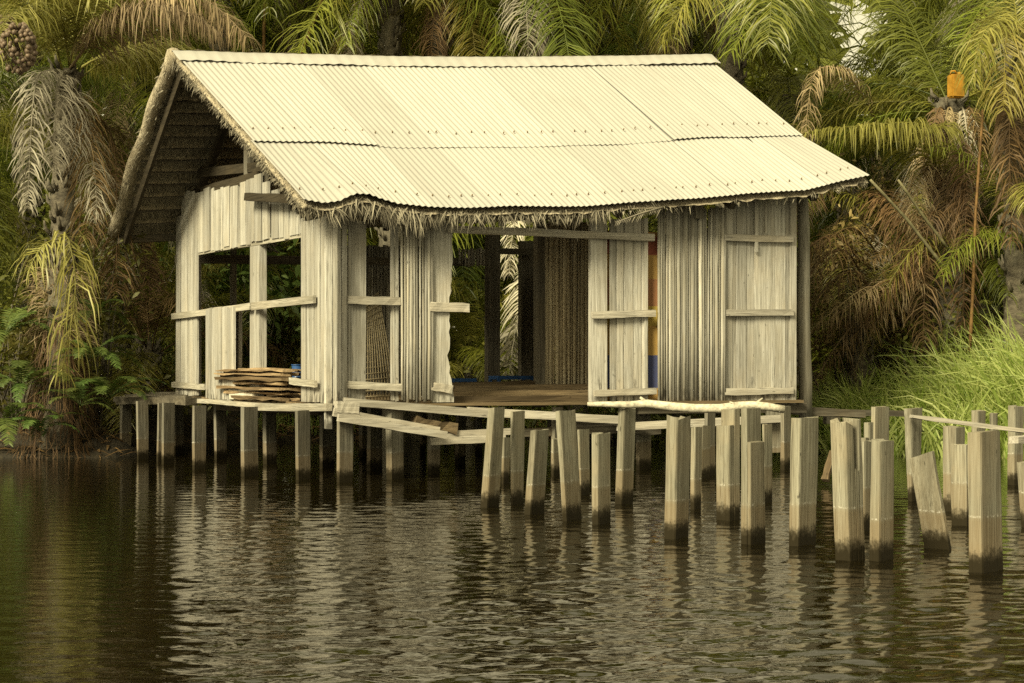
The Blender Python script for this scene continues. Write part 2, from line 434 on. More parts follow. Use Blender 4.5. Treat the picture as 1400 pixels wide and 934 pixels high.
# ragged sheet edge beside the doorway
def ragged():
    mb = MB(); zs = [fr(600, y)[1] for y in range(302, 552, 8)]
    u0 = fr(590, 430)[0]; pts = []
    for i, z in enumerate(zs):
        y = 302 + 8 * i
        e = 614 + (3 if y < 370 else 1 if y < 400 else -1 if y < 480 else -5 + (y - 480) * .16) + random.uniform(-1.2, 1.2)
        ue = fr(e, 430)[0]; um = fr(603 + random.uniform(-.3, .3), 430)[0]
        for (uu, dv) in ((u0, 0), (um, .004), (ue, 0), (ue, .025), (u0, .025)): pts.append((uu, -.03 + dv, z))
    fs = []
    for i in range(len(zs) - 1):
        for k in range(5):
            a = i * 5 + k; b = i * 5 + (k + 1) % 5; fs.append((b, a, a + 5, b + 5))
    mb.poly(pts, fs, .75); mb.build('ragged_sheet', board_v, hut)
ragged()
front_rail('wall_rail', 476, 410, 547, 412, .088); front_rail('wall_rail', 587, 419, 641, 421, .1, -.055)
front_rail('foot_rail', 476, 526, 550, 530, .08); front_rail('foot_rail', 585, 527, 618, 533, .09, -.045)
front_rail('door_lintel', 612, 313, 894, 325, .085, -.05, .045, n=10)
front_boards('door_post', [(808, 830.5, 288, 553)], v=.0, th=.07)
front_boards('wall_panel', [(835, 843, 300, 552), (843.5, 853, 300, 552), (853.5, 866, 300, 553), (866.5, 877, 300, 553), (877.5, 886.5, 300, 553)], v=.01)
front_boards('wall_batten', [(881, 886, 298, 545)], v=-.02, th=.03)
front_rail('wall_rail', 809, 431, 896, 428, .08); front_rail('foot_rail', 812, 538, 897, 535, .075)
mb = MB(); slat_run(mb, fr(897, 430)[0], fr(991, 430)[0], -.03, lambda c: fr(940, 283)[1], fr(940, 552)[1], .024); mb.build('slat_panel', slat_m, hut)
rb = splits(992, 1082, [9, 5, 13, 11, 7, 15, 6])
front_boards('wall_panel', [(a, b, 262, 552 + random.uniform(-2, 3)) for a, b in rb], v=.0)
front_boards('corner_post', [(1081, 1090, 264, 553)], v=-.02, th=.06)
front_rail('wall_rail', 990, 325, 1084, 327, .08, -.03); front_rail('wall_rail', 990, 428, 1084, 427, .08, -.03); front_rail('foot_rail', 990, 536, 1084, 534, .08, -.03)
front_boards('hanging_batten', [(1033, 1037, 274, 345), (1046, 1048.5, 262, 320)], v=-.055, th=.02)
for x in (799, 816):
    pass
front_boards('rafter_end', [(684, 692, 289, 309)], v=-.12, th=.06); front_boards('rafter_end', [(817, 825, 287, 305)], v=-.12, th=.06); front_boards('rafter_end', [(952, 962, 280, 300)], mat=dark_v, v=-.12, th=.06)

# ---- back wall, right wall, inner posts
BZ = fr(800, 250, DEP)[1]
top_b = 3.05
inner_m = wood('inner_raffia_slat', 2, (.66, .58, .42), (.36, .30, .20), (.5, .4, .26), spread=.5)  # lightened slat colour makes up for the lack of light inside the doorway
def back_slats(x0, x1, zt=top_b, zb=FZ, v=DEP, mat=slat_m):
    mb = MB(); slat_run(mb, fr(x0, 400, v)[0], fr(x1, 400, v)[0], v, zt, zb, .03); mb.build('back_slat_panel', mat, hut)
back_slats(418, 609); back_slats(745, 832, v=1.5, mat=inner_m); back_slats(850, 960)
back_slats(626, 668, top_b, fr(650, 363, DEP)[1], DEP - .06)
def back_post(x0, x1, mat=dark_v, v=DEP, zt=3.2, th=.12):
    mb = MB(); mb.box(fr(x0, 400, v)[0], fr(x1, 400, v)[0], v, v + th, FZ - .1, zt, None, .008); mb.build('back_post', mat, hut)
back_post(667, 684, v=DEP - .9); back_post(713, 733, v=DEP - .05); back_post(735, 745, v=1.5); back_post(318, 324); back_post(244, 250)
mb = MB(); a = fr(240, 354, DEP); b = fr(640, 354, DEP); mb.beam((a[0], DEP, a[1]), (b[0], DEP, b[1] - .05), .08, .12, n=4, j=.006); mb.build('back_rail', dark_x, hut)
mb = MB(); a = fr(672, 343, DEP - .2); b = fr(735, 345, DEP - .2); mb.beam((a[0], DEP - .2, a[1]), (b[0], DEP - .2, b[1]), .06, .09, n=2); mb.build('back_rail', dark_x, hut)
mb = MB(); slat_run(mb, .1, DEP - .05, LEN - .02, 3.1, FZ - .05, .03, along='v'); mb.build('right_wall_panel', slat_m, hut)
mb = MB(); a = fr(1101, 262, .25); mb.tube([(a[0] + .012 * math.sin(k * 1.7), .25 + .01 * k, a[1] * (k / 6) + .6 * (1 - k / 6)) for k in range(7)], [.085, .083, .08, .082, .078, .076, .07], 12, .35); mb.build('round_post', post_m, hut)

# ---- floor and frame
def floor():
    mb = MB(); v = -.08
    while v < DEP + .1:
        w = random.uniform(.13, .2)
        mb.box(-.06 + random.uniform(-.02, .02), LEN + .05 + random.uniform(-.05, .05), v, v + w - .006, FZ - .035 - .012 * random.random(), FZ - .01 * random.random(), None, .004); v += w
    mb.build('floor', brown_x, hut)
floor()
# sill along the gable wall, the bright rim board
side_rail('sill_board', 270, 548, 356, 554, .055, -.11, .06, n=4); side_rail('sill_board', 352, 556, 450, 557, .085, -.12, .07, n=3)
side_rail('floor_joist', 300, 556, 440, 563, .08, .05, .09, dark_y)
mb = MB(); a = sd(345, 549, -.05); mb.box(-.1, .06, sd(350, 540, -.05)[0], sd(318, 540, -.05)[0], FZ, FZ + .12, .8, .006); mb.build('sill_block', white_m, hut)
# jumble of beams beneath the front wall
front_rail('front_beam', 470, 549, 668, 566, .085, -.16, .10, n=4); front_rail('front_beam', 640, 562, 860, 575, .09, -.10, .08, n=4)
front_rail('sagging_plank', 456, 563, 600, 590, .09, -.34, .05, n=5); front_rail('sagging_plank', 462, 571, 610, 595, .075, -.42, .06, n=5)
front_rail('front_beam', 590, 604, 690, 599, .075, -.25, .06); front_rail('front_beam', 610, 594, 700, 590, .075, -.12, .06)
front_rail('front_beam', 845, 584, 1075, 572, .085, -.12, .08, n=5); front_rail('front_beam', 700, 592, 880, 585, .09, .05, .1, dark_x)
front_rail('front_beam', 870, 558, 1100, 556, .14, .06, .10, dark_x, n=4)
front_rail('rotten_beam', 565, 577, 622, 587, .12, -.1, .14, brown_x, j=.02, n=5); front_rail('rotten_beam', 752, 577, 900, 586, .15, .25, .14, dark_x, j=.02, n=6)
front_rail('corner_block', 458, 556, 488, 558, .12, -.3, .14)
front_rail('front_beam', 1060, 560, 1180, 566, .10, .3, .1, dark_x, j=.01, n=4); front_rail('front_beam', 1105, 562, 1250, 566, .075, .9, .09, dark_x, n=4)
front_boards('hanging_plank', [(1050, 1068, 560, 618)], mat=stilt_m, v=-.05, th=.05); front_boards('hanging_plank', [(1130, 1150, 560, 580)], mat=dark_v, v=.8, th=.08)

# stilts: (column, water row, width px)
stilts = [(272, 642, 17), (341, 651, 21), (415, 656, 19), (471, 659, 21), (303, 628, 15), (370, 634, 17), (447, 640, 19), (500, 625, 15), (512, 643, 20), (541, 655, 22), (592, 648, 17),
          (628, 634, 14), (880, 642, 22), (655, 620, 10), (578, 618, 9), (246, 620, 12), (170, 622, 14), (196, 628, 14), (218, 631, 9), (229, 634, 15), (760, 648, 16), (970, 650, 16), (1075, 642, 16), (925, 630, 14)]
for k, (x, yw, w) in enumerate(stilts):
    u, v = loc(x, yw); Z = WZ(yw); ww = w * Z / F; mb = MB()
    a = R(random.uniform(48, 58)); sh = random.uniform(.2, .36); sx = (1 - sh) * ww / math.cos(a); sy = sh * ww / math.sin(a)
    top = FZ - .05 - random.uniform(0, .03)
    lean = random.uniform(-.03, .03)
    mb.beam((0, 0, -.7), (lean, lean * .5, top), sx, sy, None, up=Vector((-math.sin(a - TH), math.cos(a - TH), 0)), j=.004, n=4)
    mb.build('stilt', stilt_m, hut, (u, v, 0))
# the dark landing by the back corner
mb = MB()
for k in range(4):
    a = P(160 + k * 3, 541 + k * 2.4, 26.5 - .55 * k) - O; b = P(265, 541 + k * 2.6, 25.5 - .55 * k) - O
    mb.beam((a.dot(U), a.dot(V), a.z), (b.dot(U), b.dot(V), b.z), .28, .09, None, j=.012, n=4)
mb.build('side_landing', dark_x, hut)

# ---- roof
def lerp_tab(tab, x):
    if x <= tab[0][0]: return tab[0][1]
    for (a, b), (c, d) in zip(tab, tab[1:]):
        if x <= c: return b + (d - b) * (x - a) / (c - a)
    return tab[-1][1]
CV = .46
ridge = [fr(x, y, DEP / 2) for x, y in ((240, 74), (330, 76.5), (430, 79), (560, 82), (700, 82.5), (850, 80.5), (968, 80))]
eave_px = ((415, 274), (443, 278.6), (464, 276), (476, 270), (487, 266), (504, 267), (520, 273), (543, 279.6), (586, 284), (640, 285.5), (703, 283), (760, 284), (800, 283), (845, 279), (900, 276), (957, 272), (1020, 266), (1101, 261), (1150, 249), (1188, 241))
eave = [fr(x, y, -CV) for x, y in eave_px]
ru0, ru1 = ridge[0][0], ridge[-1][0]; eu0, eu1 = eave[0][0], eave[-1][0]
TM = .57; vm = DEP / 2 + (-CV - DEP / 2) * TM
mid = [fr(x, y, vm) for x, y in ((345, 194), (450, 196), (545, 202), (700, 201), (850, 197), (960, 189), (1095, 186))]
mu0, mu1 = mid[0][0], mid[-1][0]
def front_pt(s, t):
    ur = ru0 + (ru1 - ru0) * s; ue = eu0 + (eu1 - eu0) * s; um = mu0 + (mu1 - mu0) * s
    zr = lerp_tab(ridge, ur); ze = lerp_tab(eave, ue); zm = lerp_tab(mid, um)
    v = DEP / 2 + (-CV - DEP / 2) * t
    if t < TM: f = t / TM; return Vector((ur + (um - ur) * f, v, zr + (zm - zr) * f))
    f = (t - TM) / (1 - TM); return Vector((um + (ue - um) * f, v, zm + (ze - zm) * f))
be0 = sd(162, 328, -.9); bz0 = P(160, 325, 25.4) - O
BU0, BV, BZ0 = bz0.dot(U), bz0.dot(V), bz0.z
tilt = eave[-1][1] - lerp_tab(eave, eu0 + .3)
def back_pt(s, t):
    r = front_pt(s, 0); ub = BU0 + (eu1 - BU0) * s
    return Vector((r.x + (ub - r.x) * t, r.y + (BV - r.y) * t, r.z + (BZ0 + .07 + tilt * s * .9 - r.z) * t + .11 * math.sin(math.pi * t ** 1.6)))
nrm_f = Vector((0, -.55, .84))
roof = MB()
def sheet(mb, s0, s1, t0, t1, lift0, lift1, nt=14, tone=.5, wl=.076, amp=.0065):
    L = (ru1 - ru0); n = int((s1 - s0) * L / wl * 8); vs = []
    for i in range(n + 1):
        s = s0 + (s1 - s0) * i / n; ph = s * L / wl * 2 * math.pi
        for k in range(nt + 1):
            t = t0 + (t1 - t0) * k / nt
            p = front_pt(min(max(s, 0), 1), t); f = k / nt
            d = amp * math.sin(ph) + lift0 + (lift1 - lift0) * f + .006 * noise.noise(Vector((s * 9, t * 3, 1)))
            if k == nt: p = p + Vector((0, -.012 * noise.noise(Vector((s * 14, 5, 2))), 0))
            vs.append(p + nrm_f * d)
    m = nt + 1
    mb.poly(vs, [(i * m + k, i * m + k + 1, (i + 1) * m + k + 1, (i + 1) * m + k) for i in range(n) for k in range(nt)], tone, True)
tin = empty('tin_roof'); tin.parent = hut
cuts = [0, .1, .2, .31, .42, .53, .63, .74, .84, .92, 1.0]
for row, (t0, t1, l0, l1) in enumerate(((.56, 1.0, .0, .012), (.0, .578, .006, .010))):
    for i, (a, b) in enumerate(zip(cuts, cuts[1:])):
        mb = MB(); lift = .003 * (i % 2) + (.0 if not (row == 1 and i >= 8) else -.008)
        if row == 1 and i in (0, 1, 7, 8, 9): l1b = l1 + .017
        else: l1b = l1
        sheet(mb, a - (.004 if i else 0), b + (.004 if i < 9 else 0), t0, t1, l0 + lift, l1b + lift, tone=random.random())
        o = mb.build('roof_sheet', roof_m, tin)
# ridge cap
mb = MB(); n = 320; vs = []
for i in range(n + 1):
    s = -.006 + 1.014 * i / n; ss = min(max(s, 0), 1)
    r = front_pt(ss, 0) + Vector(((s - ss) * (ru1 - ru0), 0, 0))
    wv = .006 * math.sin(i * .9) + .016 * noise.noise(Vector((s * 13, 0, 0)))
    for (t, dz) in ((.062, .026), (.03, .035), (0, .045), (-.03, .035), (-.07, .03)):
        q = front_pt(ss, t) if t >= 0 else back_pt(ss, -t)
        q = q + Vector(((s - ss) * (ru1 - ru0), 0, dz + (wv + .007 if abs(t) > .05 else .3 * wv)))
        if s > .85: q.z += .02 * (s - .85) / .15
        vs.append(q)
mb.poly(vs, [(i * 5 + k, i * 5 + 5 + k, i * 5 + 6 + k, i * 5 + 1 + k) for i in range(n) for k in range(4)], .6, True)
mb.build('ridge_cap', roof_m, tin)
# nails
nail = MB(); nail.tube([(0, 0, -.012), (0, 0, .006), (0, 0, .013)], [.009, .009, .004], 6, .5); nmesh = nail.mesh('roof_nail', rust_m)
def put_nail(s, t, lift):
    o = bpy.data.objects.new('roof_nail', nmesh); COL.objects.link(o); o.parent = tin
    o.location = front_pt(s, t) + nrm_f * (lift + .013); o.rotation_euler = (R(33), 0, 0)
for k in range(38): put_nail((k + .5 + random.uniform(-.3, .3)) / 38, .495 + random.uniform(-.006, .006), .02)
for k in range(40): put_nail((k + .5 + random.uniform(-.3, .3)) / 40, .925 + random.uniform(-.008, .008), .012)

# thatch under the tin and on the far slope: rows of folded palm leaf
thatch = empty('thatch'); thatch.parent = hut
def strand(mb, p, d, L, w, droop, tone):
    pts = [p.copy()]; d = d.normalized(); q = p.copy()
    for k in range(3):
        q = q + d * (L / 3); pts.append(q.copy()); d = (d + Vector((0, 0, -droop))).normalized()
    mb.strip(pts, [w, w * .9, w * .6, w * .1], Vector((random.uniform(-1, 1), -1, random.uniform(-.3, .3))), tone)
def thatch_slab(name, fn, t_end, side):
    mb = MB(); rows = 14; ns = 120
    for k in range(rows):
        t0 = t_end * k / rows; t1 = min(1.0, t_end * (k + 1.18) / rows)
        vs = []
        for i in range(ns + 1):
            s = i / ns
            a = fn(s, t0); b = fn(s, t1 - random.uniform(0, .012))
            vs += [a + Vector((0, 0, -.02 + .006 * noise.noise(Vector((s * 40, k, side))))), b + Vector((0, 0, -.085 + .02 * noise.noise(Vector((s * 60, k, side)))))]
        mb.poly(vs, [(2 * i, 2 * i + 1, 2 * i + 3, 2 * i + 2) for i in range(ns)], random.random() * .5, False)
    o = mb.build(name, thatch_under, thatch)
    mb = MB()
    for k in range(1, rows):
        t = t_end * k / rows; mb.tube([fn(i / 24, t) + Vector((0, 0, -.095 + .012 * noise.noise(Vector((i * .7, k, side))))) for i in range(25)], .016, 5, random.random())
    mb.build('row_shadow_lath', dark_x, thatch)  # added dark laths stand in for the shadow under each thatch row
    mb = MB()
    for k in range(7000):
        s = abs(random.gauss(0, .13)); t = (random.randrange(rows) + random.uniform(.0, .25)) / rows * t_end
        p = fn(min(s, 1), t) + Vector((0, 0, -.085)); d = fn(min(s, 1), min(1, t + .05)) - fn(min(s, 1), t)
        d = d.normalized() + Vector((random.uniform(-.7, .7), 0, random.uniform(-.15, .0)))
        strand(mb, p, d, random.uniform(.1, .26), random.uniform(.006, .014), .03, random.random() * .8)
    mb.build('thatch_leaf', thatch_m, thatch)
    return o
def under_mat():
    m = N('thatch_underside'); obj = m.n('ShaderNodeTexCoord').outputs['Object']; tn = m.tone()
    a = m.noise(m.mapping(obj, (70, 10, 10)), 1, 4, .7); b = m.noise(m.mapping(obj, (5, 3, 3)), 1, 3, .6)
    c = m.mix(m.ramp(a, [(.35, 0.0), (.65, 1.0)]), (.20, .165, .11), (.50, .435, .32))
    c = m.mix(m.ramp(b, [(.45, 0.0), (.7, .5)]), c, (.26, .21, .14))
    m.l(c, m.b.inputs['Base Color']); m.b.inputs['Roughness'].default_value = .95; m.bump(a, .9, .03); return m.m
thatch_under = under_mat()
thatch_slab('thatch_layer', front_pt, .985, 0)
thatch_slab('thatch_layer', lambda s, t: back_pt(s, t), 1.0, 5)
# outer skin of the far slope
mb = MB(); ns, nt = 80, 30; vs = []
for i in range(ns + 1):
    for k in range(nt + 1):
        vs.append(back_pt(i / ns, k / nt) + Vector((0, 0, .05 + .03 * noise.noise(Vector((i * .5, k * 1.1, 9))))))
mb.poly(vs, [(i * (nt + 1) + k, (i + 1) * (nt + 1) + k, (i + 1) * (nt + 1) + k + 1, i * (nt + 1) + k + 1) for i in range(ns) for k in range(nt)], .4, False)
mb.build('thatch_skin', thatch_under, thatch)
def strand(mb, p, d, L, w, droop, tone):
    pts = [p.copy()]; d = d.normalized(); q = p.copy()
    for k in range(3):
        q = q + d * (L / 3); pts.append(q.copy()); d = (d + Vector((0, 0, -droop))).normalized()
    mb.strip(pts, [w, w * .9, w * .6, w * .1], Vector((random.uniform(-1, 1), -1, random.uniform(-.3, .3))), tone)
rnd = random.uniform
# shaggy eave fringe: bundles of leaf ends
mb = MB()
for c in range(430):
    s0 = random.random(); amt = 1.0 if s0 < .52 else (.55 if s0 < .62 else .32)
    if random.random() > amt: continue
    L0 = rnd(.05, .18) * (1.3 if s0 < .5 else .55) * (1.3 if .07 < s0 < .2 else 1)
    d0 = Vector((rnd(-.9, .9), -rnd(.05, .6), -rnd(.5, 1.3))); tn = random.random(); dv = rnd(-.03, .05)
    for k in range(random.randint(7, 22)):
        s_ = min(max(s0 + random.gauss(0, .0055), 0), 1)
        p = front_pt(s_, rnd(.955, .998)) + Vector((0, rnd(0, .05) + dv * .5, rnd(-.10, -.03)))
        strand(mb, p, d0 + Vector((rnd(-.3, .3), rnd(-.2, .2), rnd(-.2, .2))), L0 * rnd(.5, 1.15), rnd(.006, .016), .25, min(1, max(0, tn + rnd(-.3, .3))))
mb.build('thatch_fringe', thatch_m, thatch)
# verge fringes at the gable end
mb = MB()
for k in range(2600):
    t = random.random() ** .9
    if random.random() < .62:
        p = front_pt(0, t) + Vector((rnd(-.05, .10), rnd(-.03, .03), rnd(-.13, -.02)))
        strand(mb, p, Vector((-rnd(.2, 1), rnd(-.8, .5), -rnd(.0, 1.0))), rnd(.02, .075), rnd(.005, .011), .3, random.random())
    else:
        p = back_pt(0, t) + Vector((rnd(-.10, .06), rnd(-.05, .05), rnd(-.10, .07)))
        strand(mb, p, Vector((-rnd(.1, .7), rnd(.2, 1.2), -rnd(.2, 1.2))), rnd(.04, .11), rnd(.008, .016), .1, random.random())
for k in range(60):   # long wisps at the peak and down the gable edge
    t = rnd(0, .12) if random.random() < .5 else rnd(.1, .6)
    p = front_pt(0, t) + Vector((rnd(-.04, .1), rnd(-.05, .1), -.06)); strand(mb, p, Vector((rnd(-.4, .1), rnd(-.2, .2), -1)), rnd(.08, .22), .008, .1, random.random())
mb.build('verge_fringe', thatch_m, thatch)
# bundled verge roll on the far slope, barge boards, rafters
mb = MB(); pts = [back_pt(0, t) + Vector((-.02 + .02 * math.sin(t * 17), 0, .0)) for t in [k / 14 for k in range(15)]]
mb.tube(pts, [.10 + .025 * noise.noise(Vector((k, 0, 0))) for k in range(15)], 9, .6); mb.build('verge_roll', thatch_under, thatch)
mb = MB(); mb.tube([front_pt(0, t) + Vector((.02, 0, -.075)) for t in [k / 14 for k in range(15)]], [.032 + .012 * noise.noise(Vector((k, 7, 0))) for k in range(15)], 8, .6); mb.build('verge_roll', thatch_under, thatch)
def rafter(fn, s, off, w, h, mat=dark_y, t0=.01, t1=.97, nm='rafter'):
    mb = MB(); mb.beam(fn(s, t0) + Vector((0, 0, off)), fn(s, t1) + Vector((0, 0, off)), w, h, None, n=5, j=.006); mb.build(nm, mat, hut)
rafter(back_pt, .012, -.19, .05, .14, nm='barge_board')
sg = (0.06 - ru0) / (ru1 - ru0)
for s in (sg, .32, .53, .74, .9): rafter(front_pt, s, -.17, .08, .10); rafter(back_pt, s, -.17, .08, .10)
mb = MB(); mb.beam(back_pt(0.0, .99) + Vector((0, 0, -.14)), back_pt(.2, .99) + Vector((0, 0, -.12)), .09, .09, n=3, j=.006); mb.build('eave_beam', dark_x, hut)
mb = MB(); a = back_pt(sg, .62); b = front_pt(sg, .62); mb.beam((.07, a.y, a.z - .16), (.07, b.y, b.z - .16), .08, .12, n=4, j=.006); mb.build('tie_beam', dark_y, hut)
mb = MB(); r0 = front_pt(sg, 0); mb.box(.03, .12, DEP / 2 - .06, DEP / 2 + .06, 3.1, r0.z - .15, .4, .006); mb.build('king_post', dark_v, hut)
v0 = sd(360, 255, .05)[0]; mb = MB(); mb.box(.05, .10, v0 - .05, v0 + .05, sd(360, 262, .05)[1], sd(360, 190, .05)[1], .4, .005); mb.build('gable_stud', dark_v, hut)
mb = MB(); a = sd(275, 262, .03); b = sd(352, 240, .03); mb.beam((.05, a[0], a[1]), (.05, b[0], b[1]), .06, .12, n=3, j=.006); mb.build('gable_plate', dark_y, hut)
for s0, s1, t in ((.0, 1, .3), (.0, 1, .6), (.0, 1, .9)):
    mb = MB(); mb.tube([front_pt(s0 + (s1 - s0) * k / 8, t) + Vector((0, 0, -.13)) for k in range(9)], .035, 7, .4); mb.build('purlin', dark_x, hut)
# broken frond tail poking from the eave at the right of the doorway
mb = MB(); a = fr(842, 304, -.5); a = Vector((a[0], -.5, a[1])); b = fr(908, 283, -.5); b = Vector((b[0], -.46, b[1]))
mb.tube([a, a.lerp(b, .5) + Vector((0, 0, .01)), b], [.004, .008, .012], 5, .8)
for k in range(46):
    p = a.lerp(b, k / 46); strand(mb, p, Vector((-.5, -.1, -.7 if k % 2 else .6)), rnd(.05, .14) * (.5 + k / 60), .01, .12, .5 + random.random() * .5)
mb.build('frond_tail', thatch_m, thatch)
a = fr(766, 297, -.2); b = fr(832, 284, -.2); mb = MB(); mb.beam((a[0], -.2, a[1]), (b[0], -.2, b[1]), .03, .02, .7); mb.build('loose_lath', board_x, hut)

# ------------------------------------------------------------------ things in the hut
def hutthing(mb, name, mat, label, cat, group=None, p=(0, 0, 0)):
    o = mb.build(name, mat, None, (O.x, O.y, 0), (0, 0, TH))
    return tag(o, label, cat, group)
# planks stacked in the gable opening
pv0, pv1 = sd(411, 525, .15)[0], sd(326, 525, .15)[0]
base = FZ + .02; k = 0
lay = [(0, 4), (1, 5), (2, 5), (3, 5), (4, 4), (5, 4), (6, 3)]
names = {0: 'lowest', 1: 'second lowest', 2: 'third lowest', 3: 'middle', 4: 'third highest', 5: 'second highest', 6: 'topmost'}
for row, cnt in lay:
    for c in range(cnt):
        mb = MB(); z = base + row * .056 + (.0 if row else 0); uu = -.07 + c * .13 + rnd(-.03, .03)
        lo = pv0 - rnd(.0, .15); hi = pv1 - (.55 if row == 0 else .0) + rnd(-.22, .18) * (1 if row else .4)
        dz = rnd(-.015, .02)
        mb.beam((uu, lo, z + rnd(0, .012)), (uu + rnd(-.09, .05), hi, z + dz), rnd(.07, .15), rnd(.018, .042), None, n=6, j=.012)
        if c == 0: lab = f'brown plank on the open side of the {names[row]} layer in the deck stack'
        else: lab = f'brown plank behind the front plank of the {names[row]} stack layer'
        hutthing(mb, 'plank', brown_y, lab, 'plank', 'brown planks stacked in the gable opening' if c == 0 else f'inner planks of the {names[row]} layer')
# long boards lying just inside the doorway
bl = ['long old board lying nearest the doorway sill', 'second board behind the doorway sill, lying flat', 'topmost of the long boards lying inside the doorway', 'rearmost long board heaped inside the doorway']
for i, (vv, z0, xa, xb) in enumerate(((.35, .0, 600, 812), (.75, .06, 596, 815), (1.2, .12, 600, 815), (1.7, .17, 606, 800))):
    mb = MB(); a = fr(xa, 540, vv)[0]; b = fr(xb, 540, vv)[0]
    mb.beam((a, vv, FZ + .03 + z0 * .9), (b, vv + rnd(-.06, .06), FZ + .035 + z0), .30, .06, None, n=5, j=.008)
    hutthing(mb, 'floor_board', brown_x, bl[i], 'board', 'long boards lying inside the doorway')
    if i:
        mb = MB(); mb.box(a + .1, b - .15, vv - .1, vv + .12, FZ, FZ + z0 * .9, None, .01)
        hutthing(mb, 'floor_beam', brown_x, ['', 'brown bearer beneath the second board inside the doorway', 'brown bearer under the topmost board in the doorway', 'brown bearer under the rearmost board in the doorway'][i], 'beam', 'bearers under the doorway boards')
# blue crate and blue tub
def crate(x0, x1, ytop, v, label):
    a = fr(x0, 520, v)[0]; b = fr(x1, 520, v)[0]; zt = fr(x0, ytop, v)[1]; zb = FZ
    e = empty('crate', world(((a + b) / 2, v, zb)), TH, label, 'crate'); w = b - a; d = .32; h = zt - zb
    mb = MB(); mb.box(-w / 2, w / 2, 0, d, 0, .02, .5); mb.build('crate_base', blue_m, e)
    mb = MB()
    for sx in (-w / 2, w / 2 - .04):
        for sy in (0, d - .04): mb.box(sx, sx + .04, sy, sy + .04, .02, h - .05, .5)
    mb.box(-w / 2 + .04, w / 2 - .04, .008, .024, h * .45, h * .6, .5); mb.box(-w / 2 + .04, w / 2 - .04, d - .024, d - .008, h * .45, h * .6, .5)
    mb.build('crate_side', blue_m, e)
    mb = MB(); mb.box(-w / 2, w / 2, 0, .03, h - .05, h, .5); mb.box(-w / 2, w / 2, d - .03, d, h - .05, h, .5); mb.box(-w / 2, -w / 2 + .03, .03, d - .03, h - .05, h, .5); mb.box(w / 2 - .03, w / 2, .03, d - .03, h - .05, h, .5)
    mb.build('crate_rim', blue_m, e)
crate(681, 730, 514, 4.2, 'blue plastic crate on the hut floor behind the doorway')
crate(618, 652, 517.5, 4.4, 'low blue plastic tray on the hut floor by the ragged wall edge')
e = empty('bucket', world((sd(404, 500, 1.6)[0] * 0 + 1.6, sd(406, 500, 1.6)[0], FZ)), TH, 'blue plastic bucket on the hut floor behind the plank stack', 'bucket')
mb = MB(); hb = sd(406, 499, 1.6)[1] - FZ
mb.tube([(0, 0, 0), (0, 0, .02), (0, 0, hb)], [.05, .06, .075], 18, .5); mb.build('body', blue_m, e)
mb = MB(); mb.tube([(.078 * math.cos(a), .078 * math.sin(a), hb) for a in [2 * math.pi * k / 20 for k in range(21)]], .008, 6, .5); mb.build('rim', blue_m, e)
# striped cloth behind the wall gaps
def cloth():
    m = N('patchwork_stripes'); pos = m.n('ShaderNodeNewGeometry').outputs['Position']
    z = m.n('ShaderNodeSeparateXYZ'); m.l(pos, z.inputs[0])
    zz = m.math('MULTIPLY', z.outputs[2], .3)
    zp = lambda y: (fr(890, y, .16)[1]) * .3
    st = [(0, (.46, .27, .08)), (zp(531), (.04, .07, .21)), (zp(487), (.50, .31, .09)), (zp(447), (.55, .40, .09)), (zp(420), (.42, .19, .09)), (zp(382), (.52, .32, .10)), (zp(350), (.34, .08, .05)), (zp(325), (.45, .25, .08))]
    c = m.ramp(zz, st); m.t.nodes[-1].color_ramp.interpolation = 'CONSTANT'
    wv = m.noise(m.mapping(pos, (60, 60, 60)), 1, 2, .6)
    c = m.mix(m.math('MULTIPLY', wv, .55), c, (.12, .08, .045)); m.l(c, m.b.inputs['Base Color']); m.b.inputs['Roughness'].default_value = .8
    return m.m
a, b = fr(826, 430, .10)[0], fr(899, 430, .10)[0]; zt, zb = fr(890, 318, .16)[1], fr(890, 548, .16)[1]
mb = MB(); vs = []; n = 26
for i in range(n + 1):
    for k in range(9):
        z = zt + (zb - zt) * k / 8; vs.append((a + (b - a) * i / n, .09 + .012 * math.sin(i * .9) * (.3 + k / 9), z))
for i in range(n + 1):
    for k in range(9):
        x, y, z = vs[i * 9 + k]; vs.append((x, y + .006, z))
q = (n + 1) * 9
mb.poly(vs, [(i * 9 + k, i * 9 + k + 1, i * 9 + 10 + k, i * 9 + 9 + k) for i in range(n) for k in range(8)] + [(q + i * 9 + 9 + k, q + i * 9 + 10 + k, q + i * 9 + k + 1, q + i * 9 + k) for i in range(n) for k in range(8)], .5, True)
hutthing(mb, 'cloth', cloth(), 'striped cloth of red, orange and blue bands hanging behind the wall gaps', 'cloth')
# lattice trap leaning in the narrow window
mb = MB(); A = Vector((fr(498, 545, .45)[0], .45, FZ)); B = Vector((fr(542, 545, .7)[0], .7, FZ)); tA = Vector((fr(500, 395, .75)[0], .75, fr(500, 412, .75)[1])); tB = Vector((fr(517, 400, .8)[0], .8, fr(517, 400, .8)[1]))
for k in range(11): mb.tube([A.lerp(B, k / 10), A.lerp(B, k / 10).lerp(tA.lerp(tB, k / 10), .5) + Vector((0, -.02, 0)), tA.lerp(tB, k / 10)], .007, 5, .5)
for k in range(19):
    f = k / 18; mb.tube([A.lerp(tA, f) + Vector((0, -.012, 0)), B.lerp(tB, f) + Vector((0, -.012, 0))], .006, 5, .5)
hutthing(mb, 'fish_trap', wick_m, 'fan-shaped cane lattice fish trap leaning inside the narrow front window', 'fish trap')

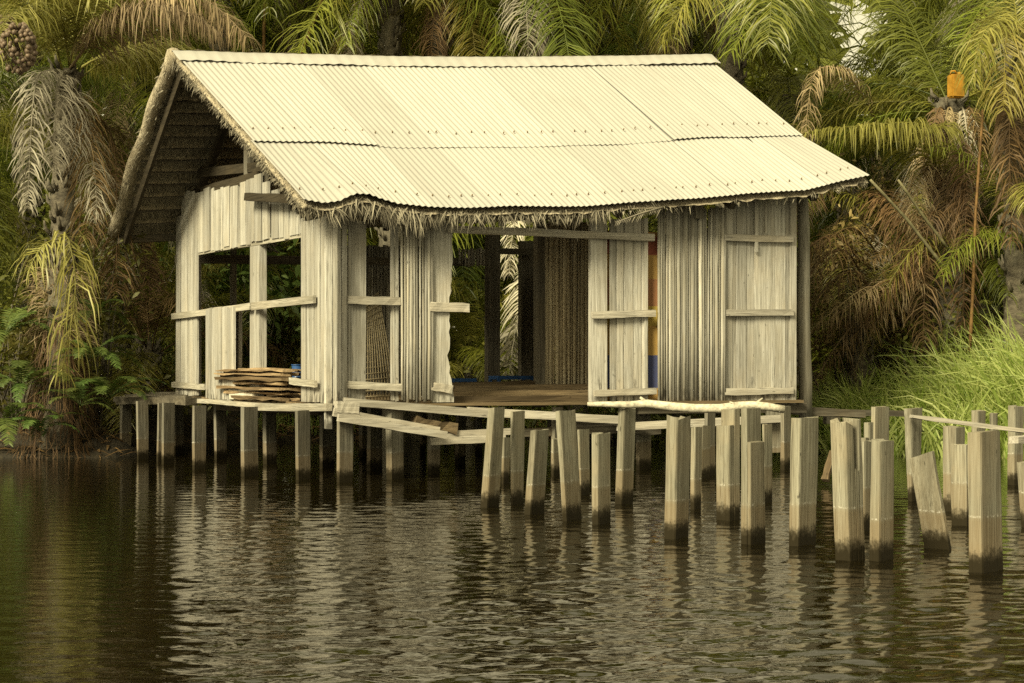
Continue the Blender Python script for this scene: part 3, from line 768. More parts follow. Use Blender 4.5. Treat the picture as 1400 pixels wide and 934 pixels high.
# ------------------------------------------------------------------ the free-standing piles
PILES = [  # top x0, x1, top y, bottom x0, x1, water y, share of left face, shape, label
 (667, 691, 557, 656, 683, 694, .38, '', 'leaning grey pile, leftmost of the loose piles in front of the doorway'),
 (697.5, 718, 562, 698, 716, 690, .18, '', 'thin straight pile second from the left, its lit edge very narrow'),
 (725, 751, 587, 716, 744.5, 704, .32, '', 'shorter pile third from the left, leaning right at its top'),
 (759, 787, 561, 769, 796, 712, .24, '', 'tall pile fourth from the left, leaning left at its top'),
 (789, 806, 587, 792, 807, 678, .2, '', 'half hidden thin pile just right of the left-leaning one'),
 (808, 835, 592, 809, 835.5, 717, .35, '', 'low upright square pile in front of the door post'),
 (845, 870, 558, 840, 866, 690, .38, '', 'upright pile under the left end of the pale branch'),
 (911, 945, 568, 907, 942, 737, .45, 'jag', 'broad pile with a splintered jagged top before the slat panel'),
 (944, 961, 584, 943, 959, 697, .4, '', 'slim leaning pile right behind the splintered broad one'),
 (958, 972, 582, 957, 971, 655, .2, '', 'dark thin pile farthest back behind the splintered one'),
 (979, 1012, 560, 979, 1012, 712, .55, 'stepL', 'pile with a low cut step on its left side, left of the twin-stepped one'),
 (1013, 1045, 558, 1013, 1047, 745, .40, 'stepF', 'tall pile with a halfway step across its front, touching the branch end'),
 (1042, 1056, 580, 1042, 1056, 688, .2, '', 'narrow shaded pile right behind the halfway stepped pile'),
 (1081, 1120, 571, 1078, 1116, 747, .36, '', 'thick clean square pile standing alone right of the branch end'),
 (1135, 1177, 575, 1142, 1183, 768, .5, 'notch', 'thick pile with a deep broken notch in its split top'),
 (1177, 1192, 603, 1178, 1190, 727, .35, '', 'slim pile squeezed between the notched pile and its neighbour'),
 (1191, 1223, 602, 1188, 1222, 768, .42, '', 'stout low pile with a level top next to the notched one'),
 (1191, 1216, 556, 1190, 1215, 690, .25, '', 'tall back pile rising behind the stout low one'),
 (1176, 1194, 578, 1176, 1194, 700, .4, 'stepL', 'short stepped pile behind the notched one'),
 (1235, 1262, 558, 1241, 1257, 686, .4, '', 'pale pile that carries the left end of the grey plank'),
 (1243, 1277, 622, 1264, 1301, 752, .9, 'slant', 'strongly leaning short pile below the grey plank'),
 (1289, 1320, 583, 1289, 1318, 700, .55, '', 'wide pile beneath the middle of the grey plank'),
 (1300, 1324, 607, 1301, 1325, 720, .85, '', 'short pile with a bright salt line in front of the plank pile'),
 (1323, 1367, 590, 1325, 1372, 783, .40, '', 'nearest and biggest pile, at the right front of all'),
 (1328, 1348, 561, 1328, 1347, 668, .45, '', 'far pile just above the biggest near one'),
 (1351, 1366, 565, 1351, 1366, 664, .45, 'round', 'far round-topped pile between two square ones at the right'),
 (1378, 1400, 555, 1377, 1399, 664, .45, '', 'tall far pile at the right edge behind the plank'),
 (1390, 1416, 632, 1396, 1424, 722, .4, '', 'low pile cut by the right edge of the view'),
 (754, 764, 600, 754, 764, 652, .3, '', 'small far pile seen between the third and fourth loose piles'),
 (686, 698, 598, 685, 697, 662, .3, '', 'small far pile hidden behind the leftmost leaning pile'),
]
def pile(d):
    tx0, tx1, ty, bx0, bx1, by, sh, shape, label = d
    Z = WZ(by) + .1; wb = (bx1 - bx0) / F * Z; wt = (tx1 - tx0) / F * Z
    sh = min(max(sh, .1), .92)
    al = R(random.uniform(58, 63)); ang = al - math.atan2((bx0 + bx1) / 2 - CX, F); k = wt / wb
    s = wb * .9; SX = (1 - sh) * wb / math.cos(al) / s; SY = sh * wb / math.sin(al) / s      # right and left face widths
    bc = P((bx0 + bx1) / 2, by, Z); tc = P((tx0 + tx1) / 2, ty, Z); h = tc.z
    mb = MB(); ch = .012; nz = 9; seed = random.random() * 100
    ch = .010; prof = []
    for cx, cy in ((-1, -1), (1, -1), (1, 1), (-1, 1)):
        px, py = cx * s / 2, cy * s / 2
        if (cx * cy) > 0: prof += [(px, py - cy * ch), (px - cx * ch, py)]
        else: prof += [(px - cx * ch, py), (px, py - cy * ch)]
    if shape == 'round': prof = [(s / 2 * math.cos(a), s / 2 * math.sin(a)) for a in [2 * math.pi * q / 8 for q in range(8)]]
    def column(prof, z0, z1, jag=0, slant=0, tone=.5):
        lo, hi = -.6, z1; vs = []; m = len(prof)
        for i in range(nz + 1):
            z = z0 + (z1 - z0) * i / nz
            f = z / h; sc_ = 1 + (k - 1) * max(0, f)
            for q, (x, y) in enumerate(prof):
                jx = .007 * noise.noise(Vector((z * 3, q * 1.7, seed))) + .004 * noise.noise(Vector((z * 14, q * 3.1, seed)))
                zz = z
                if i == nz: zz = z + .012 * noise.noise(Vector((q * 2.3, seed, 0))) + jag * random.uniform(-1, .3) + slant * y / s
                lx = (tc.x - bc.x) * max(0, f) if True else 0
                X = x * SX * sc_ * (1 + jx / s); Yv = y * SY * sc_ * (1 + jx / s)
                vs.append((X * math.cos(ang) - Yv * math.sin(ang) + (tc.x - bc.x) * f, X * math.sin(ang) + Yv * math.cos(ang), zz))
        fs = [(i * m + q, i * m + (q + 1) % m, (i + 1) * m + (q + 1) % m, (i + 1) * m + q) for i in range(nz) for q in range(m)]
        b = len(vs); cx = sum(v[0] for v in vs[-m:]) / m; cy = sum(v[1] for v in vs[-m:]) / m; cz = sum(v[2] for v in vs[-m:]) / m
        vs.append((cx, cy, cz - (jag * .8)))
        fs += [(nz * m + q, nz * m + (q + 1) % m, b) for q in range(m)]
        mb.poly(vs, fs, tone)
    t = random.random()
    H_ = s / 2
    def rect(x0, x1, y0, y1):
        nx = 3; e = ch * .6
        return [(x0, y0 + e), (x0 + e, y0), (x1 - e, y0), (x1, y0 + e), (x1, y1 - e), (x1 - e, y1), (x0 + e, y1), (x0, y1 - e)]
    if shape == 'jag': column(prof, -.6, h, .045, 0, t)
    elif shape == 'slant': column(prof, -.6, h, 0, -.06, t)
    elif shape == 'stepL': column(rect(-H_, -H_ * .12, -H_, H_), -.6, h - .13, 0, 0, t); column(rect(-H_ * .12 + .002, H_, -H_, H_), -.6, h, 0, 0, t + .1)
    elif shape == 'stepF': column(rect(-H_, H_, -H_, -H_ * .3), -.6, h * .75, 0, 0, t); column(rect(-H_, H_, -H_ * .3 + .002, H_), -.6, h, 0, 0, t + .1)
    elif shape == 'notch': column(rect(-H_, H_ * .0, -H_, H_), -.6, h, .03, .02, t); column(rect(.002, H_ * .55, -H_, H_), -.6, h * .66, .05, 0, t); column(rect(H_ * .55 + .002, H_, -H_, H_), -.6, h + .015, .01, 0, t)
    else: column(prof, -.6, h, 0.006, rnd(-.01, .01), t)
    o = mb.build('wooden_pile', pile_m, None, (bc.x, bc.y, 0))
    tag(o, label, 'pile', 'loose piles standing in the river')
for d in PILES: pile(d)

def beam_thing(name, a, b, w, h, mat, label, cat, group=None, j=.006, n=6):
    c = (a + b) / 2; d = b - a; rz = math.atan2(d.y, d.x); L = d.length
    mb = MB(); mb.beam((-L / 2, 0, 0), (L / 2, 0, 0), w, h, None, j=j, n=n)
    o = mb.build(name, mat, None, c); o.rotation_euler = (0, -math.asin(d.z / L), rz); return tag(o, label, cat, group)
zA = WZ(686) - .12; beam_thing('plank', P(1246, 569, zA), P(1430, 593, zA + .1), .13, .036, board_x, 'long grey plank laid across the right-hand piles', 'plank', None)
beam_thing('plank', P(1386, 602, 15.2), P(1440, 596, 15.6), .10, .06, board_x, 'short pale board end at the right edge below the long plank', 'plank', None)
beam_thing('plank', P(1128, 657, WZ(664)), P(1139, 618, WZ(664) + .2), .07, .05, brown_x, 'small sloping brown plank stub in the water by the notched pile', 'plank', None)
# peeled branch
zb_ = WZ(690) - .02
pts = [P(x, y, Zz) for x, y, Zz in ((803, 552.5, zb_), (830, 553, zb_), (862, 553.5, zb_), (885, 552, zb_), (918, 556, zb_ - .1), (950, 558.5, zb_ - .2), (985, 558.5, zb_ - .3), (1010, 555, zb_ - .3), (1030, 554, zb_ - .4), (1052, 556.5, zb_ - .4), (1072, 560, zb_ - .4))]
br = empty('branch', pts[5], 0, 'pale peeled branch lying along the pile tops below the hut wall', 'branch')
mb = MB(); mb.tube([p - pts[5] for p in pts], [.018, .027, .032, .038, .040, .040, .040, .038, .036, .036, .034], 10, .5); mb.build('stem', bark_m, br)
for (i, d, L, r) in ((3, Vector((-.5, 0, .45)), .13, .017), (8, Vector((.5, .2, .35)), .17, .012), (7, Vector((-.7, -.3, .3)), .12, .01)):
    mb = MB(); p = pts[i] - pts[5]; mb.tube([p, p + d * L * .5, p + d * L], [r * 1.3, r, r * .6], 7, .5); mb.build('twig', bark_m, br)

# ------------------------------------------------------------------ vegetation
def frond_mb(pts, n, ll, lw, droop, seed, messy=.35, tpos=.14, tipw=.35, rr=.022, fwd=.55, side_keep=1.0):
    rg = random.Random(seed); mb = MB()
    pts = [Vector(p) for p in pts]; m = len(pts)
    cum = [0]
    for a, b in zip(pts, pts[1:]): cum.append(cum[-1] + (b - a).length)
    T = cum[-1]
    def at(s):
        d = s * T
        for i in range(m - 1):
            if d <= cum[i + 1] or i == m - 2:
                f = (d - cum[i]) / max(1e-6, cum[i + 1] - cum[i]); return pts[i].lerp(pts[i + 1], f), (pts[i + 1] - pts[i]).normalized()
    mb.tube(pts, [rr * (1 - .85 * i / (m - 1)) for i in range(m)], 4, .35)
    for k in range(n):
        s = tpos + (1 - tpos) * (k + rg.random()) / n
        p, t = at(min(s, .999))
        sdv = t.cross(Vector((0, 0, 1)))
        if sdv.length < .2: sdv = sdv + Vector((rg.uniform(-.3, .3), rg.uniform(-.3, .3), 0)) + Vector((.2, .1, 0))
        sdv.normalize(); up = sdv.cross(t)
        prof = max(.22, math.sin(math.pi * (.12 + .80 * (s - tpos) / (1 - tpos))) ** .7) if s < .93 else .45
        for sg_ in (-1, 1):
            if rg.random() > side_keep: continue
            L = ll * prof * rg.uniform(.72, 1.12)
            d = (sdv * sg_ * rg.uniform(.7, 1.1) + t * fwd * rg.uniform(.6, 1.5) + up * rg.uniform(-messy, messy)).normalized()
            q = p.copy(); pp = [q.copy()]; nn = up * .9 + sdv * rg.uniform(-.5, .5)
            dr = droop * rg.uniform(.6, 1.5); tn = min(1, max(0, rg.gauss(.45, .27)))
            for i in range(3):
                q = q + d * (L / 3); pp.append(q.copy()); d = (d + Vector((rg.uniform(-.13, .13), rg.uniform(-.13, .13), -dr))).normalized()
            w = lw * rg.uniform(.7, 1.25)
            mb.strip(pp, [w * .55, w, w * .75, w * .08], nn, tn)
    return mb
def arch(L, e0, bend, m=11, yaw_bow=0):
    pts = [Vector((0, 0, 0))]; e = e0; q = Vector((0, 0, 0)); y = 0
    for i in range(m):
        f = (i + 1) / m
        e = e0 - bend * f ** 1.4
        y += yaw_bow / m
        q = q + Vector((math.cos(e) * math.cos(y), math.cos(e) * math.sin(y), math.sin(e))) * (L / m); pts.append(q.copy())
    return pts
FR = {}
cls = [('up', 72, 75), ('high', 55, 95), ('mid', 36, 95), ('low', 16, 85), ('flat', -6, 68), ('hang', -32, 48)]
for nm, e0, bd in cls:
    FR[nm] = [frond_mb(arch(1.0 * 3.7, R(e0 + q * 6), R(bd + q * 9), yaw_bow=rnd(-.35, .35)), 124, .92, .020, .36 + .12 * q, hash(nm) % 1000 * 0 + len(FR) * 10 + q, .62, side_keep=.93).mesh('frond', leaf_green) for q in range(3)]
FR['dead'] = [frond_mb(arch(2.6, R(-30 - 12 * q), R(58 - 8 * q), yaw_bow=rnd(-.3, .3)), 90, .7, .017, .8, 200 + q, .5).mesh('dead_frond', leaf_tan) for q in range(3)]
for k in FR:
    for me in FR[k]: me.use_fake_user = False
def put_frond(parent, me, mat, loc, az, sc_=1.0, name='frond', roll=0):
    o = bpy.data.objects.new(name, me); COL.objects.link(o); o.parent = parent; o.location = loc
    o.rotation_euler = (roll, random.uniform(-.08, .08), az); o.scale = (sc_,) * 3
    o.material_slots[0].link = 'OBJECT'; o.material_slots[0].material = mat; return o
def trunk_mb(h, r0, r1, lean, seed, stubs=True):
    rg = random.Random(seed); mb = MB(); m = max(8, int(h / .14)); n = 12; vs = []
    for i in range(m + 1):
        f = i / m; z = h * f; c = Vector((lean[0] * f * f, lean[1] * f * f, z)); r = r0 + (r1 - r0) * f
        if f < .12: r *= 1 + (0.12 - f) * 3
        for k in range(n):
            a = 2 * math.pi * k / n; b = r * (1 + .16 * math.sin(k * 3 + i * 1.9) * (.5 + .5 * math.sin(i * 2.4 + k)) + .14 * noise.noise(Vector((math.cos(a) * 2, math.sin(a) * 2, z * 3 + seed))))
            vs.append(c + Vector((math.cos(a) * b, math.sin(a) * b, 0)))
    mb.poly(vs, [(i * n + k, i * n + (k + 1) % n, (i + 1) * n + (k + 1) % n, (i + 1) * n + k) for i in range(m) for k in range(n)], .5, True)
    if stubs:
        for k in range(int(h * 26)):
            f = rg.uniform(.35, 1); a = k * 2.4; z = h * f; r = r0 + (r1 - r0) * f
            c = Vector((lean[0] * f * f, lean[1] * f * f, z)); d = Vector((math.cos(a), math.sin(a), 0))
            L = rg.uniform(.06, .2); mb.tube([c + d * r * .8, c + d * (r + L * .5) + Vector((0, 0, L * .55)), c + d * (r + L * .6) + Vector((0, 0, L * 1.1))], [.036, .028, .012], 5, rg.random())
    return mb
fm = MB(); rg = random.Random(4)
for k in range(150):
    a, b = rg.uniform(0, 6.28), math.acos(rg.uniform(-1, 1)); rr = rg.uniform(.82, 1)
    c = Vector((.19 * rr * math.sin(b) * math.cos(a), .19 * rr * math.sin(b) * math.sin(a), .27 * rr * math.cos(b))); q = rg.uniform(.024, .036)
    fm.tube([c + Vector((0, 0, z * q)) for z in (-1, -.6, 0, .6, 1)], [q * .25, q * .8, q, q * .8, q * .25], 6, rg.random())
fruit_me = fm.mesh('fruit_bunch', fruit_m)
def fruit(parent, loc, sc_=1):
    o = bpy.data.objects.new('fruit_bunch', fruit_me); COL.objects.link(o); o.parent = parent; o.location = loc; o.scale = (sc_,) * 3; return o
GOLD = 2.39996
def palm(label, px, Z, cy, nf, mats, dead=3, seed=0, size=1.0, r=.2, lean=(0, 0), kinds=None, bx=None, cat='palm tree', fruits=0, clear=None):
    rg = random.Random(seed); random.seed(seed)
    crown = P(px, cy, Z); x0 = P(bx if bx is not None else px, 600, Z).x
    g = max(gz(x0, Z), -.1) - .05; h = crown.z - g
    e = empty('palm_tree', (x0, Z, g), 0, label, cat, 'palms crowding the bank')
    ln = (crown.x - x0 + lean[0], lean[1])
    if h > .3: trunk_mb(h, r * 1.1, r * .85, ln, seed).build('trunk', trunk_m, e)
    top = Vector((ln[0], ln[1], h))
    ks = kinds or ['up', 'high', 'mid', 'low', 'flat', 'hang']
    a0 = rg.uniform(0, 6.28)
    for k in range(nf):
        f = (k + .5) / nf; kd = ks[min(len(ks) - 1, int(f * len(ks)))]
        m = mats[min(len(mats) - 1, int(rg.random() * len(mats)))]
        az = a0 + k * GOLD
        if clear and math.cos(az - clear[0]) > clear[1]: az += math.pi
        put_frond(e, rg.choice(FR[kd]), m, top + Vector((math.cos(az) * .1, math.sin(az) * .1, -.25 * f)), az, size * rg.uniform(.85, 1.12))
    for k in range(dead):
        az = rg.uniform(0, 6.28) if k % 2 else rg.uniform(-2.6, -.5)
        put_frond(e, rg.choice(FR['dead']), rg.choice([leaf_tan, leaf_brown, leaf_brown, leaf_grey]), top + Vector((math.cos(az) * .15, math.sin(az) * .15, -.35)), az, size * rg.uniform(.75, 1.1), 'dead_frond')
    for k in range(fruits): fruit(e, top + Vector((rg.uniform(-.4, .4), -.35, rg.uniform(-.5, -.2))))
    return e, top
G, D_, OL, YL = leaf_green, leaf_deep, leaf_olive, leaf_yellow
def hero(parent, P3, mat, n, ll, lw, droop, seed, name='frond', **kw):
    """a frond following points of its own; parent at its root"""
    b = Vector(parent.location); n = int(n * 1.45); ll *= 1.15; lw *= .62
    # smooth the control points with a Catmull-Rom pass
    q = [Vector(p) for p in P3]; out = []
    for i in range(len(q) - 1):
        p0, p1, p2, p3 = q[max(i - 1, 0)], q[i], q[i + 1], q[min(i + 2, len(q) - 1)]
        for k in range(5):
            t = k / 5; out.append(.5 * ((2 * p1) + (p2 - p0) * t + (2 * p0 - 5 * p1 + 4 * p2 - p3) * t * t + (3 * p1 - p0 - 3 * p2 + p3) * t ** 3))
    out.append(q[-1]); mb = frond_mb([o - out[0] for o in out], n, ll, lw, droop, seed, **kw)
    return mb.build(name, mat, parent, out[0] - b)

# --- the palm at the left with dead fronds and a fruit bunch
p1, t1 = palm('oil palm at the left bank with grey hanging dead fronds and a red fruit bunch', 92, 24.9, 95, 9, [G, OL, D_], 2, 11, .8, .17, bx=82, kinds=['up', 'high', 'mid'])
fruit(p1, P(24, 66, 22.4) - Vector(p1.location), 1.15); fruit(p1, P(6, 50, 23.2) - Vector(p1.location), 1.0)
hero(p1, [P(95, 100, 24.8), P(60, 98, 24.0), P(48, 120, 23.7), P(42, 190, 23.6), P(38, 285, 23.6)], leaf_grey, 85, .40, .034, .7, 301, 'dead_frond', messy=.5)
hero(p1, [P(95, 110, 24.8), P(80, 108, 24.1), P(76, 150, 23.9), P(74, 235, 23.9)], leaf_grey, 46, .42, .028, .6, 302, 'dead_frond', messy=.5)
hero(p1, [P(95, 95, 24.8), P(140, 40, 24.4), P(210, 0, 24.2), P(280, 0, 24.0), P(338, 50, 23.8)], leaf_tan, 130, .9, .028, .9, 303, 'dead_frond', messy=.3)
hero(p1, [P(95, 95, 24.8), P(130, 50, 24.2), P(185, 10, 23.8), P(250, 15, 23.5), P(300, 45, 23.4)], leaf_tan, 100, .75, .026, .9, 308, 'dead_frond', messy=.3)
hero(p1, [P(98, 100, 24.9), P(150, 72, 25.2), P(205, 62, 25.6), P(262, 80, 25.9)], leaf_lime, 76, 1.0, .036, .7, 304, messy=.25)
hero(p1, [P(95, 90, 24.8), P(110, 20, 24.2), P(135, -25, 23.8), P(170, -20, 23.5)], leaf_lime, 64, .95, .036, .8, 305, messy=.35)
hero(p1, [P(95, 90, 24.8), P(85, 30, 24.2), P(70, -15, 23.8), P(30, -10, 23.4)], leaf_olive, 60, .85, .036, .7, 306, messy=.35)
hero(p1, [P(100, 130, 24.8), P(112, 140, 24.3), P(120, 200, 24.2), P(118, 330, 24.3)], leaf_brown, 66, .5, .026, .7, 307, 'dead_frond', messy=.5)
hero(p1, [P(105, 140, 24.9), P(140, 165, 25.3), P(158, 220, 25.4), P(160, 400, 25.5)], leaf_brown, 80, .62, .026, .75, 309, 'dead_frond', messy=.5)
hero(p1, [P(105, 160, 25.0), P(140, 172, 25.4), P(170, 185, 25.6), P(190, 230, 25.7)], leaf_tan, 46, .5, .034, .5, 310, 'dead_frond', messy=.4)
hero(p1, [P(92, 130, 24.7), P(100, 128, 24.2), P(104, 160, 24.1), P(96, 215, 24.1)], leaf_grey, 40, .4, .024, .7, 311, 'dead_frond', messy=.5)
# yellow sucker frond on its trunk
hero(p1, [P(82, 340, 24.4), P(84, 322, 24.0), P(95, 332, 23.8), P(103, 400, 23.7), P(84, 510, 23.7)], leaf_lime, 44, .8, .032, 1.5, 312, messy=.7, fwd=.8)
hero(p1, [P(82, 345, 24.4), P(72, 330, 24.0), P(55, 340, 23.8), P(38, 372, 23.7)], leaf_lime, 26, .6, .034, .8, 313, messy=.5)
# fibrous matted roots round the foot of the trunk
mb = MB(); rg = random.Random(8)
b0 = Vector(p1.location)
for k in range(900):
    a = rg.uniform(0, 6.28); z = rg.uniform(-.25, 1.9); rr = .30 + .32 * max(0, 1 - z) * rg.uniform(.5, 1) + rg.uniform(0, .08)
    p = Vector((math.cos(a) * rr, math.sin(a) * rr, z)); L = rg.uniform(.2, .6); pts = [p]
    d = Vector((math.cos(a) * .3, math.sin(a) * .3, -1)).normalized()
    for i in range(3): p = p + d * L / 3; pts.append(p); d = (d + Vector((rg.uniform(-.5, .5), rg.uniform(-.5, .5), rg.uniform(-.2, .3)))).normalized()
    mb.strip(pts, [.012, .01, .008, .003], Vector((math.cos(a), math.sin(a), 0)), rg.random() * .6)
mb.build('root_mat', leaf_brown, p1)
mb = MB()
for k in range(420):
    a = rg.uniform(0, 6.28); z = rg.uniform(1.5, 2.5); p = Vector((math.cos(a) * .22, math.sin(a) * .22, z)); d = Vector((math.cos(a), math.sin(a), rg.uniform(-.4, .6))).normalized(); pts = [p]
    L = rg.uniform(.2, .5)
    for i in range(4): p = p + d * L / 4; pts.append(p); d = (d + Vector((rg.uniform(-.7, .7), rg.uniform(-.7, .7), rg.uniform(-.9, .2)))).normalized()
    mb.strip(pts, [.009] * 4 + [.003], Vector((rg.uniform(-1, 1), -1, rg.uniform(-1, 1))), rg.random() * .8)
mb.build('trunk_fibre', leaf_tan, p1)

# --- the others
palm('green palm past the left edge whose fronds reach in over the bank', -75, 27, 190, 18, [G, D_, OL], 2, 12, .9)
palm('tall dark palm behind the fruit-bearing palm at top left', 40, 29.5, -60, 20, [D_, G], 2, 13, 1.0)
palm('palm behind the gable peak with dark upright fronds', 300, 31, -90, 20, [G, D_, G], 2, 14, 1.05)
palm('palm over the left third of the tin roof ridge', 425, 32.5, -95, 20, [D_, G, OL], 2, 15, 1.05)
palm('palm with olive drooping fronds above the roof ridge, left of the middle', 535, 30, -85, 22, [OL, G, G], 2, 16, .95)
palm('yellow-green palm right above the middle of the roof ridge', 622, 30.5, -60, 22, [OL, YL, G], 2, 17, .85, bx=555)
palm('bright green palm with fronds spread over the middle roof ridge', 705, 29.5, -100, 22, [G, OL], 1, 18, 1.0, bx=785)
palm('shaded palm behind the right half of the roof ridge', 830, 33, -70, 22, [D_, G], 3, 19, 1.0)
palm('palm with a brown dead skirt just left of the drooping bright one', 925, 31.5, -30, 18, [D_, OL], 6, 20, .85)
p9, _ = palm('big bright palm drooping over the right end of the roof ridge', 1000, 29.5, -110, 20, [G, OL, G], 2, 21, .85)
palm('dark palm standing against the sky gap at the upper right', 1345, 31, -90, 18, [D_, D_, G], 3, 22, .95)
pj, tj = palm('palm with the amber jerrycan in its ragged brown crown', 1297, 26.8, 135, 10, [OL, G, D_], 6, 23, .8, .24, kinds=['mid', 'low', 'flat'], clear=(-1.57, -.1))
pr, _ = palm('yellowing palm at the upper right edge of the view', 1392, 25.6, 70, 14, [OL, YL, G, OL], 4, 24, .68, .2, clear=(3.3, .1))
palm('low green palm at the right edge above the tall grass', 1440, 25.6, 350, 16, [G, G, OL], 0, 25, .7, kinds=['up', 'high', 'mid', 'low'])
palm('deep green palm far right behind the yellowing one', 1400, 30, -60, 20, [D_, G], 3, 26, 1.0)
palm('brown half dead palm behind the right end of the hut', 1165, 28.6, 260, 9, [OL, D_, leaf_brown], 10, 27, .72, .2, kinds=['low', 'flat', 'hang'])
palm('small withered palm above the grass right of the round post', 1235, 27.6, 330, 5, [OL, D_], 9, 28, .6, .16)
palm('thin dark palm behind the grey hanging frond at left', 165, 28.5, 250, 14, [D_, D_, G], 6, 29, .8, .16)
palm('stemless young palm in the shade left behind the hut', 205, 27.5, 470, 14, [D_, leaf_brown, D_, OL], 3, 30, .62, .12, kinds=['up', 'high', 'mid', 'low'])
palm('young green palm seen through the gable wall opening', 375, 31.5, 330, 22, [G, G, OL], 3, 31, .75, .14)
palm('young palm seen through the gable opening beside the wall post', 300, 32, 400, 18, [G, D_, G], 2, 32, .75, .14)
p17, _ = palm('young green palm seen through the open doorway', 640, 31.5, 490, 22, [G, G, OL], 0, 33, .55, .12, kinds=['up', 'high', 'mid', 'low'])
palm('dark palm behind the doorway with fronds hanging over the back wall', 600, 33, 230, 20, [G, D_, G], 3, 34, .85, .16, bx=560)
p18, _ = palm('palm with a dead cream frond framed by the back posts', 735, 32, 300, 16, [G, D_, G], 2, 35, .8, .16, bx=780)
palm('dark palm rising behind the right end of the tin roof', 1080, 31.5, 130, 16, [D_, OL, D_], 5, 36, .8, .2, kinds=['low', 'flat', 'hang'])
palm('tall dark palm behind the left palms below the top edge', 190, 32, 60, 20, [D_, G, D_], 3, 37, 1.0)
palm('shaded palm between the jerrycan palm and the yellowing palm', 1345, 29, 210, 18, [D_, D_, OL], 5, 38, .85)
palm('olive palm behind the brown half dead one', 1200, 30.5, 170, 16, [D_, OL, D_], 4, 39, .8, kinds=['low', 'flat', 'hang'])
palm('low dark palm in the shade behind the grass', 1340, 27.4, 400, 14, [D_, D_, leaf_brown], 4, 40, .65, .14)

hero(p18, [P(745, 352, 30.6), P(726, 372, 30.0), P(712, 420, 29.8), P(702, 470, 29.8), P(696, 520, 29.8)], leaf_pale, 66, .55, .06, .28, 320, 'dead_frond', messy=.25)
hero(p18, [P(720, 290, 30.4), P(705, 300, 30), P(700, 330, 29.9), P(696, 375, 29.9)], leaf_pale, 40, .36, .034, .6, 321, 'dead_frond', messy=.3)
# fronds pointing at the viewer over the ridge
for (k, pts, mt, ll) in ((330, [(1045, -80, 29), (1040, -30, 27.6), (1025, 20, 27), (1000, 70, 26.8)], G, .95), (331, [(1045, -80, 29), (1070, -30, 27.6), (1085, 20, 27.1), (1095, 75, 27)], G, .9), (332, [(1045, -90, 29), (990, -40, 28), (940, 0, 27.5), (905, 60, 27.4)], OL, .9), (335, [(1045, -90, 29), (1060, -50, 27), (1055, 0, 26.4), (1050, 60, 26.2)], G, .95)):
    hero(p9, [P(*p) for p in pts], mt, 70, ll, .036, .5, k, messy=.35)
# the long level frond and brown tail to the right of the roof
hero(pj, [P(1297, 150, 26.7), P(1285, 175, 25.9), P(1240, 168, 25.4), P(1180, 172, 25.1), P(1105, 180, 24.9)], leaf_olive, 90, .72, .032, .8, 340, messy=.22)
hero(pj, [P(1290, 260, 26.7), P(1275, 215, 26.0), P(1230, 178, 25.5), P(1170, 178, 25.3)], leaf_olive, 70, .66, .034, .7, 341, messy=.3)
hero(pj, [P(1200, 170, 27.5), P(1170, 115, 27.0), P(1140, 93, 26.6), P(1112, 105, 26.4), P(1100, 190, 26.3)], leaf_tan, 70, .44, .022, .95, 342, 'dead_frond', messy=.2)
hero(pj, [P(1300, 150, 26.6), P(1275, 95, 27), P(1245, 30, 27.5), P(1215, -25, 28)], leaf_deep, 70, .8, .03, .6, 343, messy=.3)
hero(pj, [P(1300, 170, 26.6), P(1260, 130, 27), P(1200, 110, 27.5), P(1150, 100, 28)], leaf_deep, 60, .7, .03, .6, 344, messy=.3)
for k, (x0, x1, y1) in enumerate(((1290, 1276, 265), (1300, 1292, 300), (1312, 1322, 290), (1318, 1338, 250), (1296, 1306, 330))):
    hero(pj, [P(x0, 150, 26.6), P((x0 + x1) / 2, 150, 26.35), P(x1, 185, 26.2), P(x1 + rnd(-6, 6), y1, 26.25)], (leaf_brown, leaf_tan, leaf_grey)[k % 3], 60, .34, .026, .8, 380 + k, 'dead_frond', messy=.5)
hero(pj, [P(1290, 300, 26.5), P(1275, 290, 26.0), P(1266, 340, 25.9), P(1262, 480, 26)], leaf_brown, 50, .5, .024, .8, 345, 'dead_frond', messy=.4)
hero(pj, [P(1305, 180, 26.5), P(1315, 200, 26.0), P(1320, 300, 25.9), P(1316, 450, 26)], leaf_brown, 80, .5, .024, .8, 346, 'dead_frond', messy=.5)
for (k, pts, mt, ll) in ((350, [(1390, 60, 25.5), (1372, 30, 24.7), (1345, 45, 24.3), (1328, 110, 24.2)], OL, .62), (351, [(1390, 60, 25.5), (1385, 35, 24.6), (1375, 60, 24.2), (1372, 150, 24.1)], YL, .7), (352, [(1395, 60, 25.5), (1410, 30, 24.8), (1425, 60, 24.4), (1425, 160, 24.3)], OL, .8), (353, [(1392, 90, 25.5), (1385, 110, 24.8), (1380, 190, 24.6), (1384, 330, 24.6)], leaf_brown, .5)):
    hero(pr, [P(*p) for p in pts], mt, 60, ll, .032, .75, k, messy=.4, name='frond' if k < 353 else 'dead_frond')
# dry brown tangle right of the hut
pb, _ = palm('collapsed brown palm fronds heaped between the round post and the grass', 1175, 26.6, 440, 0, [OL], 0, 41, .6, .14)
for k in range(13):
    x = 1120 + k * 11 + rnd(-10, 10); y0 = rnd(300, 440)
    sgn = -1 if k % 3 else 1
    hero(pb, [P(x + 60, y0 + rnd(20, 70), 27 + rnd(-.5, .6)), P(x + 25, y0 - 10, 26.3), P(x - 20, y0 + 15, 26), P(x - 70, y0 + rnd(50, 120), 25.9)], random.choice([leaf_brown, leaf_tan, leaf_brown, leaf_olive]), 44, .5, .022, .6, 360 + k, 'dead_frond', messy=.45)

